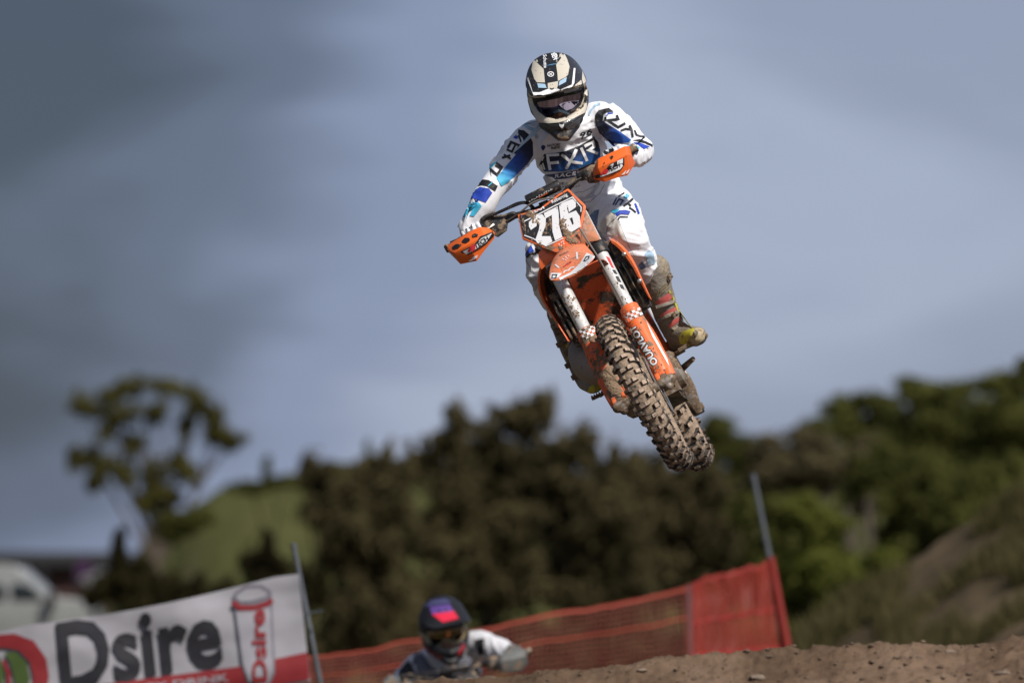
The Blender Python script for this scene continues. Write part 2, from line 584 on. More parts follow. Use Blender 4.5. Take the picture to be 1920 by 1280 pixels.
# ================================================================== THE SETTING
rng = random.Random(7)
nrg = np.random.default_rng(11)
def soil_material(name, c0, c1, c2, scale=6.0, bump=0.7):
    m = bpy.data.materials.new(name)
    m.use_nodes = True
    t = m.node_tree
    b = t.nodes['Principled BSDF']
    b.inputs['Roughness'].default_value = 0.95
    b.inputs['Specular IOR Level'].default_value = 0.15
    co = N(t, 'ShaderNodeTexCoord')
    n1 = N(t, 'ShaderNodeTexNoise', i_Scale=scale, i_Detail=9, i_Roughness=0.68)
    n2 = N(t, 'ShaderNodeTexNoise', i_Scale=scale * 0.22, i_Detail=3)
    for n_ in (n1, n2):
        t.links.new(co.outputs['Object'], n_.inputs['Vector'])
    mx = N(t, 'ShaderNodeMath', operation='MULTIPLY_ADD')
    mx.inputs[1].default_value = 0.6
    t.links.new(n2.outputs['Fac'], mx.inputs[0])
    m2 = N(t, 'ShaderNodeMath', operation='MULTIPLY')
    m2.inputs[1].default_value = 0.5
    t.links.new(n1.outputs['Fac'], m2.inputs[0])
    t.links.new(m2.outputs[0], mx.inputs[2])
    r = ramp(t, [(0.35, c0), (0.53, c1), (0.72, c2)])
    t.links.new(mx.outputs[0], r.inputs['Fac'])
    t.links.new(r.outputs['Color'], b.inputs['Base Color'])
    n3 = N(t, 'ShaderNodeTexNoise', i_Scale=scale * 9, i_Detail=8, i_Roughness=0.7)
    t.links.new(co.outputs['Object'], n3.inputs['Vector'])
    bp = N(t, 'ShaderNodeBump')
    bp.inputs['Strength'].default_value = bump
    bp.inputs['Distance'].default_value = 0.02
    t.links.new(n3.outputs['Fac'], bp.inputs['Height'])
    t.links.new(bp.outputs[0], b.inputs['Normal'])
    return m
def foliage(name, c0, c1, trans=0.25):
    m = bpy.data.materials.new(name)
    m.use_nodes = True
    t = m.node_tree
    t.nodes.clear()
    out = N(t, 'ShaderNodeOutputMaterial')
    g = N(t, 'ShaderNodeNewGeometry')
    co = N(t, 'ShaderNodeTexCoord')
    n1 = N(t, 'ShaderNodeTexNoise', i_Scale=1.1, i_Detail=3)
    t.links.new(co.outputs['Object'], n1.inputs['Vector'])
    ad = N(t, 'ShaderNodeMath', operation='MULTIPLY_ADD')
    ad.inputs[1].default_value = 0.45
    t.links.new(g.outputs['Random Per Island'], ad.inputs[0])
    sc = N(t, 'ShaderNodeMath', operation='MULTIPLY_ADD')
    sc.inputs[1].default_value = 1.3
    sc.inputs[2].default_value = -0.38
    t.links.new(n1.outputs['Fac'], sc.inputs[0])
    t.links.new(sc.outputs[0], ad.inputs[2])
    r = ramp(t, [(0.1, c0), (0.85, c1)])
    t.links.new(ad.outputs[0], r.inputs['Fac'])
    d = N(t, 'ShaderNodeBsdfDiffuse')
    tr = N(t, 'ShaderNodeBsdfTranslucent')
    ms = N(t, 'ShaderNodeMixShader')
    ms.inputs[0].default_value = trans
    t.links.new(r.outputs['Color'], d.inputs['Color'])
    t.links.new(r.outputs['Color'], tr.inputs['Color'])
    t.links.new(d.outputs[0], ms.inputs[1])
    t.links.new(tr.outputs[0], ms.inputs[2])
    t.links.new(ms.outputs[0], out.inputs['Surface'])
    return m
SOIL = soil_material('track_soil', (0.050, 0.032, 0.020), (0.130, 0.083, 0.052), (0.23, 0.155, 0.105))
FIELD = soil_material('field_soil', (0.035, 0.036, 0.014), (0.07, 0.06, 0.028), (0.12, 0.085, 0.05), 0.9, 0.4)
BANKM = soil_material('bank_soil', (0.028, 0.023, 0.010), (0.068, 0.050, 0.027), (0.13, 0.093, 0.056), 2.2, 0.8)
G_TREE = foliage('olive_leaves', (0.070, 0.066, 0.020), (0.150, 0.135, 0.042), 0.5)
G_BUSH = foliage('bush_leaves', (0.060, 0.064, 0.018), (0.120, 0.120, 0.036), 0.5)
G_PINE = foliage('pine_needles', (0.052, 0.045, 0.022), (0.135, 0.112, 0.055), 0.45)
G_DARK = foliage('dark_needles', (0.014, 0.013, 0.007), (0.050, 0.042, 0.018), 0.4)
G_RIGHT = foliage('thicket_leaves', (0.058, 0.062, 0.019), (0.155, 0.158, 0.046), 0.5)
G_LIME = foliage('young_leaves', (0.070, 0.080, 0.018), (0.165, 0.178, 0.040), 0.5)
G_BLOSSOM = foliage('dry_twigs', (0.060, 0.050, 0.025), (0.160, 0.135, 0.075))
G_GRASS = foliage('dry_grass', (0.062, 0.058, 0.022), (0.165, 0.140, 0.066), 0.45)
BARK = material('bark', (0.075, 0.058, 0.042), 0.9, var=0.3, bump=0.6, bscale=30)
BARKP = material('pale_bark', (0.09, 0.08, 0.068), 0.85, var=0.3, bump=0.4, bscale=30)

def heightfield(name, xs, ys, fn, mat):
    vs = [(x, y, fn(x, y)) for y in ys for x in xs]
    nx = len(xs)
    fs = [(j * nx + i, j * nx + i + 1, (j + 1) * nx + i + 1, (j + 1) * nx + i) for j in range(len(ys) - 1) for i in range(nx - 1)]
    o = MB().add(vs, fs).build(name, mat, None, fixn=False, angle=180)
    return o
def spaced(*segs):
    r = []
    for a, b, n in segs:
        r += [a + (b - a) * i / n for i in range(n)]
    return r + [segs[-1][1]]
def sm(a, b, x):
    t = min(1, max(0, (x - a) / (b - a)))
    return t * t * (3 - 2 * t)
# the plain
def ground_z(x, y):
    z = 0.25 * noise.noise(Vector((x * 0.05, y * 0.05, 0))) * sm(30, 60, y)
    return z - 0.10
gx = spaced((-3000, -200, 6), (-200, -40, 8), (-40, 40, 40), (40, 200, 8), (200, 3000, 6))
gy = spaced((-600, 0, 6), (0, 160, 50), (160, 600, 8), (600, 5000, 8))
tag(heightfield('ground', gx, gy, ground_z, FIELD), kind='structure')

# the lip of the jump in the foreground
CREST = [(-30, -0.75), (-3.0, -0.75), (-0.25, -0.150), (0.08, -0.118), (0.38, -0.104), (0.85, -0.062), (1.10, -0.046), (1.35, -0.030), (1.62, -0.026), (1.90, 0.012), (3.0, 0.06), (6, 0.12), (30, 0.12)]
def crest(x):
    for (a, za), (b, zb) in zip(CREST[:-1], CREST[1:]):
        if a <= x <= b:
            t = (x - a) / (b - a)
            return za + (zb - za) * t
    return CREST[-1][1]
YC = 20.6
def lip_z(x, y):
    z = 1.455 + crest(x)
    e = y - YC
    if e < 0:
        z -= 0.20 * (-e) - 0.04 * math.exp(-((e + 0.0) / 0.10) ** 2) + 0.10 * sm(0, 1.5, -e)
    else:
        z -= 0.45 * e * sm(-0.1, 0.5, e)
        z += 0.04 * math.exp(-(e / 0.10) ** 2)
    q = Vector((x, y * 1.0, 0.3))
    z += 0.026 * noise.noise(q * 1.9) + 0.016 * noise.noise(q * 5.0) + 0.013 * noise.noise(q * 13) + 0.016 * max(0, noise.noise(q * 24)) + 0.009 * noise.noise(q * 50)
    return max(z, -0.4)
lx = spaced((-30, -4, 14), (-4, -0.9, 30), (-0.9, 2.3, 340), (2.3, 6, 24), (6, 30, 12))
ly = spaced((6, 16, 14), (16, 19.2, 26), (19.2, 20.9, 190), (20.9, 23, 20), (23, 27, 8))
lip = tag(heightfield('dirt_jump', lx, ly, lip_z, SOIL), kind='structure')
lipbvh = bvh_of(lip)
def stone_mesh(seed, flat=0.6):
    bm = bmesh.new()
    bmesh.ops.create_icosphere(bm, subdivisions=2, radius=1)
    off = Vector((seed * 3.1, seed * 1.7, seed * 0.9))
    for v in bm.verts:
        k = 1 + 0.45 * noise.noise(v.co * 1.3 + off) + 0.2 * noise.noise(v.co * 3.1 + off)
        v.co = Vector((v.co.x * k, v.co.y * k, v.co.z * k * flat))
    r = ([v.co.copy() for v in bm.verts], [tuple(v.index for v in f.verts) for f in bm.faces])
    bm.free()
    return r
SHAPES = [stone_mesh(i) for i in range(8)]
mb = MB()
for i in range(4200):
    x, y = rng.uniform(-0.8, 2.2), rng.uniform(19.35, 20.75)
    r = 0.002 + 0.011 * rng.random() ** 9
    vs, fs = SHAPES[i % 8]
    R_ = Matrix.Rotation(rng.uniform(0, 6.28), 3, 'Z')
    c = Vector((x, y, lip_z(x, y) + r * 0.25))
    mb.add([c + (R_ @ v) * r for v in vs], fs)
CLOD = material('clod_soil', (0.115, 0.078, 0.052), 0.95, var=0.5, bscale=120, bump=0.6)
tag(mb.build('loose_soil', CLOD, fixn=False, angle=60), 'loose crumbs of brown soil scattered over the lip of the jump', 'soil', kind='stuff')
PEBBLE = material('pale_stone', (0.20, 0.15, 0.11), 0.9, var=0.25, bump=0.4, bscale=80)
for i, (px, py, rr, lab) in enumerate([
        (1422, 1270, 0.022, 'pale oval stone half sunk in the soil at the bottom edge below the net fence'),
        (1438, 1230, 0.015, 'small dark clod on the crest of the dirt jump below the red net end'),
        (920, 1262, 0.017, 'pale pebble on the dirt crest just right of the crouching second rider'),
        (1785, 1222, 0.018, 'flat stone on the dirt crest below the grassy bank'),
        (1205, 1256, 0.014, 'small tan pebble on the dirt crest under the middle of the net fence'),
        (1880, 1262, 0.020, 'brown stone near the bottom right corner of the dirt jump')]):
    r = (P(px, py, 1) - CAM).normalized()
    loc, n_, _, _ = lipbvh.ray_cast(CAM, r)
    if loc is None:
        loc = lipbvh.find_nearest(P(px, py, YC))[0]
    vs, fs = SHAPES[i]
    tag(MB().add([loc + Vector((v.x * 1.5, v.y, v.z * 0.9)) * rr for v in vs], fs).build('stone', PEBBLE if i != 1 else CLOD, fixn=False, angle=60), lab, 'stone', 'stones on the dirt jump')

# grassy bank on the right
def bank_z(x, y):
    t = x - 2.15 - 0.10 * (y - 46) * (1 if y > 46 else 0.55)
    ridge = 0.0 + 0.63 * t
    if t > 2.3:
        ridge = 0.63 * 2.3 + (t - 2.3) * 0.45
    h = min(1.45 + ridge, 4.2)
    if y < 46:
        h -= 0.25 * (46 - y)
    else:
        h -= 0.5 * (y - 46)
    h += 0.10 * noise.noise(Vector((x * 0.9, y * 0.5, 2))) + 0.06 * noise.noise(Vector((x * 2.7, y * 1.6, 5))) + 0.03 * noise.noise(Vector((x * 7, y * 4, 5)))
    return h
bank = tag(heightfield('grassy_bank', spaced((-2, 1.5, 10), (1.5, 6, 90), (6, 16, 20)), spaced((36, 42, 20), (42, 48, 70), (48, 54, 10)), bank_z, BANKM), kind='structure')
mb = MB()
for i in range(42000):
    x, y = rng.uniform(1.7, 6), rng.uniform(42, 47.5)
    if noise.noise(Vector((x * 1.3, y * 0.9, 9))) < -0.08:
        continue
    z = bank_z(x, y)
    a = rng.uniform(0, 6.28)
    w = 0.007 + 0.008 * rng.random()
    h = 0.05 + 0.20 * rng.random() ** 2
    b = Vector((x, y, z - 0.01))
    tip = b + Vector((rng.gauss(0, 0.05), rng.gauss(0, 0.05), h))
    s_ = Vector((math.cos(a), math.sin(a), 0)) * w
    mb.add([b - s_, b + s_, tip], [(0, 1, 2)])
tag(mb.build('grass', G_GRASS, fixn=False, smooth=False), 'dry olive and straw coloured grass on the bank at right', 'grass', kind='stuff')

# ------------------------------------------------------------------ trees and bushes
def leaves(name, blobs, n, size, mat, parent, upright=0.0, hollow=0.5, seed=1, aspect=1.5, ragged=0.2):
    """blobs: centre, radii; leaf sized quads spread through their volume"""
    g = np.random.default_rng(seed)
    w = np.array([(b[1][0] * b[1][1] * b[1][2]) ** 0.62 for b in blobs])
    k = g.choice(len(blobs), n, p=w / w.sum())
    C = np.array([b[0][:] for b in blobs])[k]
    R = np.array([b[1][:] for b in blobs])[k]
    d = g.normal(size=(n, 3))
    d /= np.linalg.norm(d, axis=1)[:, None]
    rr = g.random(n) ** (0.33 * (1 - hollow) + 0.12 * hollow)
    rr *= 1 + ragged * g.normal(size=n)
    # clumps: pull leaves towards twig ends
    tw = g.normal(size=(len(blobs), 26, 3))
    tw /= np.linalg.norm(tw, axis=2)[:, :, None]
    tix = g.integers(0, 26, n)
    tsel = tw[k, tix]
    tl_ = 0.70 + 0.60 * g.random((len(blobs), 26))
    tl_ = tl_[k, tix]
    d = d * 0.62 + tsel * 0.62
    rr = rr * tl_
    p = C + d * R * rr[:, None]
    nrm = d * 1.1 / np.maximum(1e-6, np.linalg.norm(d, axis=1))[:, None] + g.normal(size=(n, 3)) * 0.45
    nrm[:, 2] += 0.45
    nrm /= np.linalg.norm(nrm, axis=1)[:, None]
    t = g.normal(size=(n, 3)) * (1 - upright)
    t[:, 2] += upright * 2
    t -= nrm * (t * nrm).sum(1)[:, None]
    t /= np.linalg.norm(t, axis=1)[:, None]
    s = np.cross(nrm, t)
    sz = size * (0.6 + 0.8 * g.random(n))[:, None]
    v = np.stack([p - s * sz * 0.5, p + t * sz * aspect * 0.5 - s * 0.0 * sz, p + s * sz * 0.5, p - t * sz * aspect * 0.5], 1).reshape(-1, 3)
    me = bpy.data.meshes.new(name)
    me.vertices.add(4 * n)
    me.vertices.foreach_set('co', v.astype(np.float32).ravel())
    me.loops.add(4 * n)
    me.loops.foreach_set('vertex_index', np.arange(4 * n, dtype=np.int32))
    me.polygons.add(n)
    me.polygons.foreach_set('loop_start', np.arange(0, 4 * n, 4, dtype=np.int32))
    me.update(calc_edges=True)
    me.validate()
    me.materials.append(mat)
    o = bpy.data.objects.new(name, me)
    COL.objects.link(o)
    attach(o, parent)
    return o
def plant(name, base, blobs_px, d, n, size, mat, label, cat, group=None, bark=None, upright=0.0, seed=1, trunk_r=0.06, depth=0.8, jitter=0.5, limbs=True, hollow=0.5, aspect=1.5, split=10, spikes=0, core=0.7):
    """blobs_px: (px, py, rx_px, ry_px); base: pixel of the foot; d: distance"""
    g = random.Random(seed * 13 + 5)
    k = d / FPX
    foot = P(base[0], base[1], d)
    foot.z = ground_z(foot.x, foot.y) - 0.05
    t = thing(name, foot, label, cat, group)
    bl = []
    sub_ = []
    for (x, y, rx, ry) in blobs_px:
        for j in range(split):
            a_, q_ = g.uniform(0, 6.283), g.uniform(0.2, 0.78)
            sub_.append((x + math.cos(a_) * rx * q_, y + math.sin(a_) * ry * q_, rx * g.uniform(0.24, 0.48), ry * g.uniform(0.24, 0.48)))
        for j in range(spikes):
            xx = x + g.uniform(-0.9, 0.9) * rx
            sub_.append((xx, y - ry * (0.75 + 0.35 * g.random()) * (1 - 0.5 * ((xx - x) / max(rx, 1)) ** 2), 5 + 4 * g.random(), 12 + 14 * g.random()))
        if core:
            sub_.append((x, y, rx * core, ry * core))
    for (x, y, rx, ry) in sub_:
        c = P(x, y, d) + FW * g.uniform(-jitter, jitter)
        bl.append((c, (rx * k, max(rx, ry) * k * depth, ry * k)))
    leaves('crown', bl, n, size, mat, t, upright, hollow, seed, aspect, 0.36 if spikes else 0.22)
    mb = MB()
    low = min(bl, key=lambda b: b[0].z)[0]
    top = sum((b[0] for b in bl), Vector()) / len(bl)
    fork = foot.lerp(top, 0.55)
    fork.x += g.uniform(-0.1, 0.1)
    mid = foot.lerp(fork, 0.5) + Vector((g.uniform(-0.06, 0.06), 0, 0))
    mb.tube([foot, mid, fork], [trunk_r, trunk_r * 0.85, trunk_r * 0.62], 8)
    if limbs:
        big = sorted([P(x, y, d) for (x, y, rx, ry) in blobs_px], key=lambda p: math.atan2(p.x - fork.x, p.z - fork.z))
        ng = max(2, min(6, len(big) // 4))
        for q in range(ng):
            grp = big[q * len(big) // ng:(q + 1) * len(big) // ng]
            cen = sum(grp, Vector()) / len(grp)
            elbow = fork.lerp(cen, 0.72) + Vector((g.uniform(-0.08, 0.08), g.uniform(-0.1, 0.1), -0.04))
            mb.tube([fork, fork.lerp(elbow, 0.5) + Vector((0, 0, -0.05)), elbow], [trunk_r * 0.55, trunk_r * 0.42, trunk_r * 0.3], 7)
            for c in grp:
                m_ = elbow.lerp(c, 0.5) + Vector((g.uniform(-0.06, 0.06), 0, g.uniform(-0.04, 0.06)))
                mb.tube([elbow, m_, c], [trunk_r * 0.28, trunk_r * 0.18, trunk_r * 0.07], 6)
    mb.build('trunk', bark or BARK, t)
    return t
# the lone tree on the left
plant('leafy_tree', (300, 1000), [(162, 758, 36, 34), (205, 745, 30, 26), (245, 722, 40, 24), (310, 722, 44, 26), (232, 775, 40, 30), (285, 775, 38, 32), (205, 800, 32, 36), (255, 830, 34, 28),
      (150, 858, 30, 34), (190, 868, 34, 38), (230, 890, 34, 36), (180, 905, 22, 26), (372, 752, 42, 34), (352, 785, 26, 30), (400, 795, 42, 32), (430, 822, 34, 22), (452, 826, 20, 15), (398, 822, 30, 20),
      (330, 865, 34, 30), (355, 890, 36, 30), (290, 900, 40, 36), (320, 930, 46, 36), (270, 945, 36, 34), (300, 975, 34, 30), (350, 820, 14, 30), (290, 870, 16, 20)],
      110, 19000, 0.070, G_TREE, 'lone olive green tree with open crown against the dark sky at left', 'tree', None, BARK, 0.0, 3, 0.11, 1.0, 0.4, True, 0.3, split=8, core=0.6)
# olive grassy rise behind the bushes
HILLM = soil_material('hill_grass', (0.036, 0.039, 0.012), (0.058, 0.061, 0.020), (0.092, 0.088, 0.032), 1.2, 0.6)
def hill_z(x, y):
    px = 960 + x / y * FPX
    top = -0.3
    for (a, ya), (b, yb) in zip(HILL[:-1], HILL[1:]):
        if a <= px <= b:
            yy = ya + (yb - ya) * (px - a) / (b - a)
            top = 1.5 + (1190 - yy) / FPX * 118
    e = y - 118
    z = top - (0.55 * -e if e < 0 else 0.2 * e)
    return max(-0.4, z + 0.12 * noise.noise(Vector((x * 1.2, y * 0.8, 4))) + 0.05 * noise.noise(Vector((x * 5, y * 3, 4))))
HILL = [(150, 1230), (260, 1030), (300, 985), (400, 925), (480, 905), (560, 895), (700, 868), (800, 862), (900, 880), (1100, 905), (1300, 890), (1450, 870), (1600, 830), (1800, 790), (2100, 770)]
tag(heightfield('hill', spaced((-10, 13, 150)), spaced((106, 117, 30), (117, 119, 8), (119, 130, 8)), hill_z, HILLM), kind='structure')
# green bushes behind
for i, (bx, by, blobs, n, lab) in enumerate([
    (390, 1090, [(330, 985, 40, 30), (365, 975, 36, 26)], 2200, 'rounded bright green bush right under the lone tree'),
    (520, 1080, [(480, 912, 50, 14), (545, 900, 40, 14), (500, 880, 8, 30)], 2000, 'wide green bush between the lone tree and the dark pines'),
    (690, 1050, [(640, 882, 50, 16), (720, 868, 50, 18), (690, 840, 7, 26)], 2200, 'green bush showing above the left shoulder of the dark pines')]):
    plant('green_bush', (bx, by), blobs, 104 + i, int(n * 2.5), 0.065, G_BUSH, lab, 'bush', 'green bushes behind the pines', BARK, 0.1, 20 + i, 0.06, 0.9, 0.8, True, 0.6)
# dark pines in the middle
PINES = [
    ((640, 1240), [(590, 905, 34, 30), (640, 920, 50, 40), (600, 960, 40, 34), (690, 915, 50, 44), (660, 985, 70, 46), (720, 970, 60, 50), (640, 1040, 50, 50), (700, 1060, 80, 60), (650, 1130, 70, 60), (740, 1130, 80, 70), (570, 890, 12, 18), (740, 890, 40, 40)], 'dark brownish pine with a low spreading left branch behind the banner pole', 9500),
    ((900, 1240), [(848, 815, 34, 38), (850, 790, 14, 24), (880, 850, 60, 46), (930, 830, 48, 46), (960, 785, 44, 30), (1000, 790, 40, 34), (1022, 765, 18, 24), (930, 900, 90, 60), (850, 930, 90, 60), (1000, 870, 60, 60), (900, 1000, 110, 70), (820, 1020, 80, 60), (990, 980, 80, 70), (900, 1090, 110, 70), (820, 1120, 80, 60), (980, 1090, 90, 70), (800, 860, 40, 36)], 'tallest dark pine in the middle directly left below the front wheel', 15000),
    ((1130, 1240), [(1050, 860, 50, 40), (1095, 850, 34, 36), (1100, 830, 12, 20), (1080, 920, 70, 60), (1150, 890, 50, 40), (1150, 950, 80, 60), (1060, 1000, 80, 60), (1130, 1040, 90, 70), (1060, 1100, 80, 60), (1150, 1120, 90, 60)], 'dark pine right below the bike wheels behind the net fence', 10500),
    ((1290, 1240), [(1200, 880, 50, 36), (1250, 900, 60, 40), (1310, 930, 60, 50), (1220, 960, 80, 60), (1300, 1010, 80, 60), (1350, 1000, 50, 60), (1230, 1060, 90, 60), (1320, 1090, 80, 50), (1380, 1060, 40, 60)], 'brownish pine just left of the tall grey pole', 9500)]
for i, (b, bl, lab, n) in enumerate(PINES):
    bl = bl + [(b[0] + dx, 1215 + 25 * (j % 2), 70, 50) for j, dx in enumerate((-110, -40, 40, 110))]
    plant('pine_tree', b, bl, 84 + (i % 2) * 3, int(n * 3.2), 0.060, G_PINE, lab, 'tree', 'dark pines behind the net fence', BARK, 0.45, 40 + i, 0.10, 0.9, 0.6, True, 0.45, 2.6, spikes=4)
for i, (b, bl, lab, n) in enumerate([
    ((235, 1200), [(222, 1035, 8, 26), (226, 1070, 22, 24), (258, 1085, 26, 24), (210, 1105, 36, 26), (270, 1120, 46, 28), (180, 1115, 26, 20)], 'small dark pine with a pointed tip beside the white vehicle', 3800),
    ((370, 1200), [(340, 1115, 40, 22), (400, 1115, 40, 20), (360, 1135, 60, 26)], 'low dark pine behind the middle of the banner', 3000),
    ((505, 1200), [(495, 1040, 20, 22), (480, 1068, 28, 22), (522, 1065, 28, 24), (500, 1100, 46, 28), (580, 1110, 36, 36), (545, 1130, 50, 36)], 'dark pine rising behind the banner just left of its pole', 4800)]):
    plant('small_pine', b, bl, 74 + i, n * 2, 0.06, G_DARK, lab, 'tree', 'small pines behind the banner', BARK, 0.45, 60 + i, 0.06, 0.9, 0.4, True, 0.5, 2.4, spikes=3)
# thicket at right
TH = [
    ((1345, 1180), [(1345, 800, 40, 26), (1370, 830, 60, 36), (1320, 850, 60, 40), (1400, 870, 60, 40), (1340, 900, 80, 40)], 'rounded green treetop just right of the rear wheel', G_BUSH, 5000, 112),
    ((1500, 1180), [(1450, 850, 60, 36), (1520, 830, 60, 36), (1480, 890, 80, 50), (1560, 880, 70, 50), (1430, 930, 50, 50), (1620, 860, 50, 44)], 'pale brownish bushy tree rising behind the top of the tall grey pole', G_BLOSSOM, 7500, 100),
    ((1600, 1180), [(1575, 765, 40, 30), (1640, 755, 50, 30), (1600, 800, 70, 40), (1680, 800, 60, 50), (1540, 810, 50, 30)], 'green tree on the skyline at the left end of the tall thicket', G_RIGHT, 6500, 104),
    ((1760, 1150), [(1720, 735, 50, 34), (1790, 735, 50, 34), (1740, 790, 80, 50), (1820, 790, 70, 50), (1720, 850, 80, 60), (1800, 870, 90, 70)], 'broad dark green tree on the skyline above the grassy bank', G_RIGHT, 9000, 97),
    ((1900, 1100), [(1870, 720, 50, 34), (1920, 705, 50, 34), (1960, 730, 60, 50), (1890, 780, 70, 50), (1940, 830, 80, 70), (1870, 860, 70, 60)], 'dark green tree reaching highest at the right edge of the photo', G_RIGHT, 8000, 93),
    ((1440, 1240), [(1410, 960, 50, 50), (1470, 960, 50, 44), (1440, 1030, 60, 60), (1500, 1010, 60, 50), (1480, 1090, 70, 60), (1420, 1100, 50, 60)], 'dark green shrub behind the end of the red net fence', G_RIGHT, 6000, 82),
    ((1530, 1230), [(1510, 950, 34, 30), (1550, 990, 50, 44), (1520, 1060, 60, 50), (1580, 1070, 60, 44), (1540, 1130, 70, 50), (1500, 1180, 60, 36)], 'bright young green shrub low in the thicket right of the tall pole', G_LIME, 5600, 72),
    ((1640, 1200), [(1620, 920, 60, 44), (1690, 930, 60, 50), (1660, 880, 70, 50), (1700, 1000, 60, 50), (1740, 960, 60, 50)], 'dark leafy tree with pale trunks in the middle of the thicket', G_RIGHT, 7000, 88),
    ((1650, 1200), [(1600, 1090, 44, 36), (1660, 1060, 44, 40), (1640, 1120, 60, 40), (1690, 1090, 40, 36)], 'low green shrub at the foot of the grassy bank', G_LIME, 3600, 66),
    ((1800, 1150), [(1770, 900, 60, 60), (1840, 930, 70, 60), (1790, 980, 70, 60), (1730, 1040, 60, 50), (1900, 900, 60, 60)], 'dark shrub directly behind the crest of the grassy bank', G_RIGHT, 6500, 78)]
for i, (b, bl, lab, m, n, d) in enumerate(TH):
    plant('thicket_tree', b, bl, d, int(n * 2.8), 0.065, m, lab, 'tree', 'trees of the thicket at right', BARKP if i in (1, 7) else BARK, 0.1, 80 + i, 0.08, 0.9, 0.7, True, 0.55)
for i, (x0, y0, x1, y1, lab) in enumerate([(1590, 1040, 1588, 950, 'pale bare trunk standing in the dark gap of the thicket, left one of two'), (1632, 1030, 1626, 930, 'pale bare trunk standing in the dark gap of the thicket, right one of two')]):
    a, b = P(x0, y0 + 200, 76), P(x1, y1, 76)
    t = thing('bare_tree', a, lab, 'tree', 'bare trunks in the thicket')
    MB().tube([a, a.lerp(b, 0.5) + Vector((0.02, 0, 0)), b], [0.07, 0.05, 0.03], 8).build('trunk', BARK, t)
    MB().tube([a.lerp(b, 0.6), b + Vector((0.12, 0.1, 0.1))], [0.02, 0.008], 6).build('branch', BARK, t)

# ------------------------------------------------------------------ far left: hall, van
DARKW = material('dark_cladding', (0.012, 0.012, 0.014), 0.7)
BROWNW = material('brown_boards', (0.060, 0.026, 0.020), 0.8, var=0.3, bscale=20)
DH = 150
a, b = P(-500, 1034, DH), P(222, 1034, DH)
zb_ = P(0, 1062, DH).z
gz = -0.1
t = thing('long_hall', ((a.x + b.x) / 2, a.y, gz), 'long low hall with a black flat roof on the far left skyline', 'building')
cx = (a.x + b.x) / 2
hw = (b.x - a.x) / 2
MB().box((cx, a.y + 4, (a.z + zb_) / 2), (hw + 0.3, 0, 0), (0, 4.5, 0), (0, 0, (a.z - zb_) / 2)).build('roof', DARKW, t, bevel=0.03)
MB().box((cx, a.y + 4, (zb_ + gz) / 2 - 0.02), (hw, 0, 0), (0, 4, 0), (0, 0, (zb_ - gz) / 2 - 0.02)).build('wall', BROWNW, t)
for i in range(7):
    x = b.x - 0.6 - i * 1.35
    MB().box((x, a.y - 0.35, (zb_ + gz) / 2), (0.07, 0, 0), (0, 0.07, 0), (0, 0, (zb_ - gz) / 2)).build('post', DARKW, t)
    MB().box((x - 0.65, a.y - 0.02, 2.0), (0.4, 0, 0), (0, 0.03, 0), (0, 0, 0.5)).build('window', DARKW, t)
PURP = material('purple_fabric', (0.045, 0.008, 0.055), 0.8)
c = P(155, 1072, 130)
t = thing('flag', (c.x, c.y, ground_z(c.x, c.y)), 'small purple flag in front of the long black hall', 'flag')
MB().tube([(c.x - 0.15, c.y, ground_z(c.x, c.y)), (c.x - 0.15, c.y, c.z + 0.3)], 0.025, 8).build('pole', DARKW, t)
MB().grid([[Vector((c.x - 0.15 + 0.32 * u, c.y + 0.05 * math.sin(u * 6 + k), c.z + 0.28 - 0.5 * k)) for u in (0, 0.25, 0.5, 0.75, 1)] for k in (0, 0.33, 0.66, 1)]).build('cloth', PURP, t, solid=0.004)
c = P(196, 1078, 128)
CARW = material('white_paint', (0.22, 0.225, 0.215), 0.35, coat=0.3, var=0.1)  # white paint toned down: darkening towards the frame corner is put into the colour
GLASS = material('dark_glass', (0.012, 0.016, 0.018), 0.08, spec=0.8)
TYRE2 = material('plain_tyre', (0.02, 0.02, 0.02), 0.8)
def vehicle(name, nose, d, pts, roofpts, label, cat, width, wheels, wr, windows):
    """side outline in photo pixels at distance d, pushed back by width"""
    vsx = [P(x, y, d) for x, y in pts]
    t = thing(name, (vsx[0].x, vsx[0].y, min(v.z for v in vsx) - wr), label, cat)
    back = Vector((0, width, 0))
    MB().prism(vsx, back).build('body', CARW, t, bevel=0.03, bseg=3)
    for w in windows:
        q = [P(x, y, d) - Vector((0, 0.006, 0)) for x, y in w]
        MB().prism(q, Vector((0, 0.02, 0))).build('window', GLASS, t, bevel=0.004)
    for (x, y) in wheels:
        c = P(x, y, d) + Vector((0, -0.02, 0))
        for cc in (c, c + Vector((0, width - 0.18, 0))):
            w = MB().lathe(cc, (0, 1, 0), [(0.0, 0), (wr * 0.6, 0.0), (wr * 0.95, 0.01), (wr, 0.05), (wr, 0.18), (wr * 0.9, 0.2), (0, 0.2)], 28).build('wheel', TYRE2, t)
            MB().lathe(cc - Vector((0, 0.008, 0)), (0, 1, 0), [(0.0, 0), (wr * 0.5, 0.0), (wr * 0.58, 0.02)], 20).build('rim', METAL, w)
    return t
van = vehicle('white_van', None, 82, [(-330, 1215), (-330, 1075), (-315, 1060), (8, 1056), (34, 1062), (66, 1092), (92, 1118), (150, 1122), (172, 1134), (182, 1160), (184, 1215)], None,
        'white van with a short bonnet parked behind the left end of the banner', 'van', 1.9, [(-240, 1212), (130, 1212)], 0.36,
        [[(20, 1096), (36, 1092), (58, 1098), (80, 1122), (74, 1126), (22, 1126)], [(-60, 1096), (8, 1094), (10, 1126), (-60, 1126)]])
MB().box(P(97, 1122, 81.85), (0.05, 0, 0), (0, 0.1, 0), (0, 0, 0.12)).build('mirror', BLACK, van, bevel=0.02)
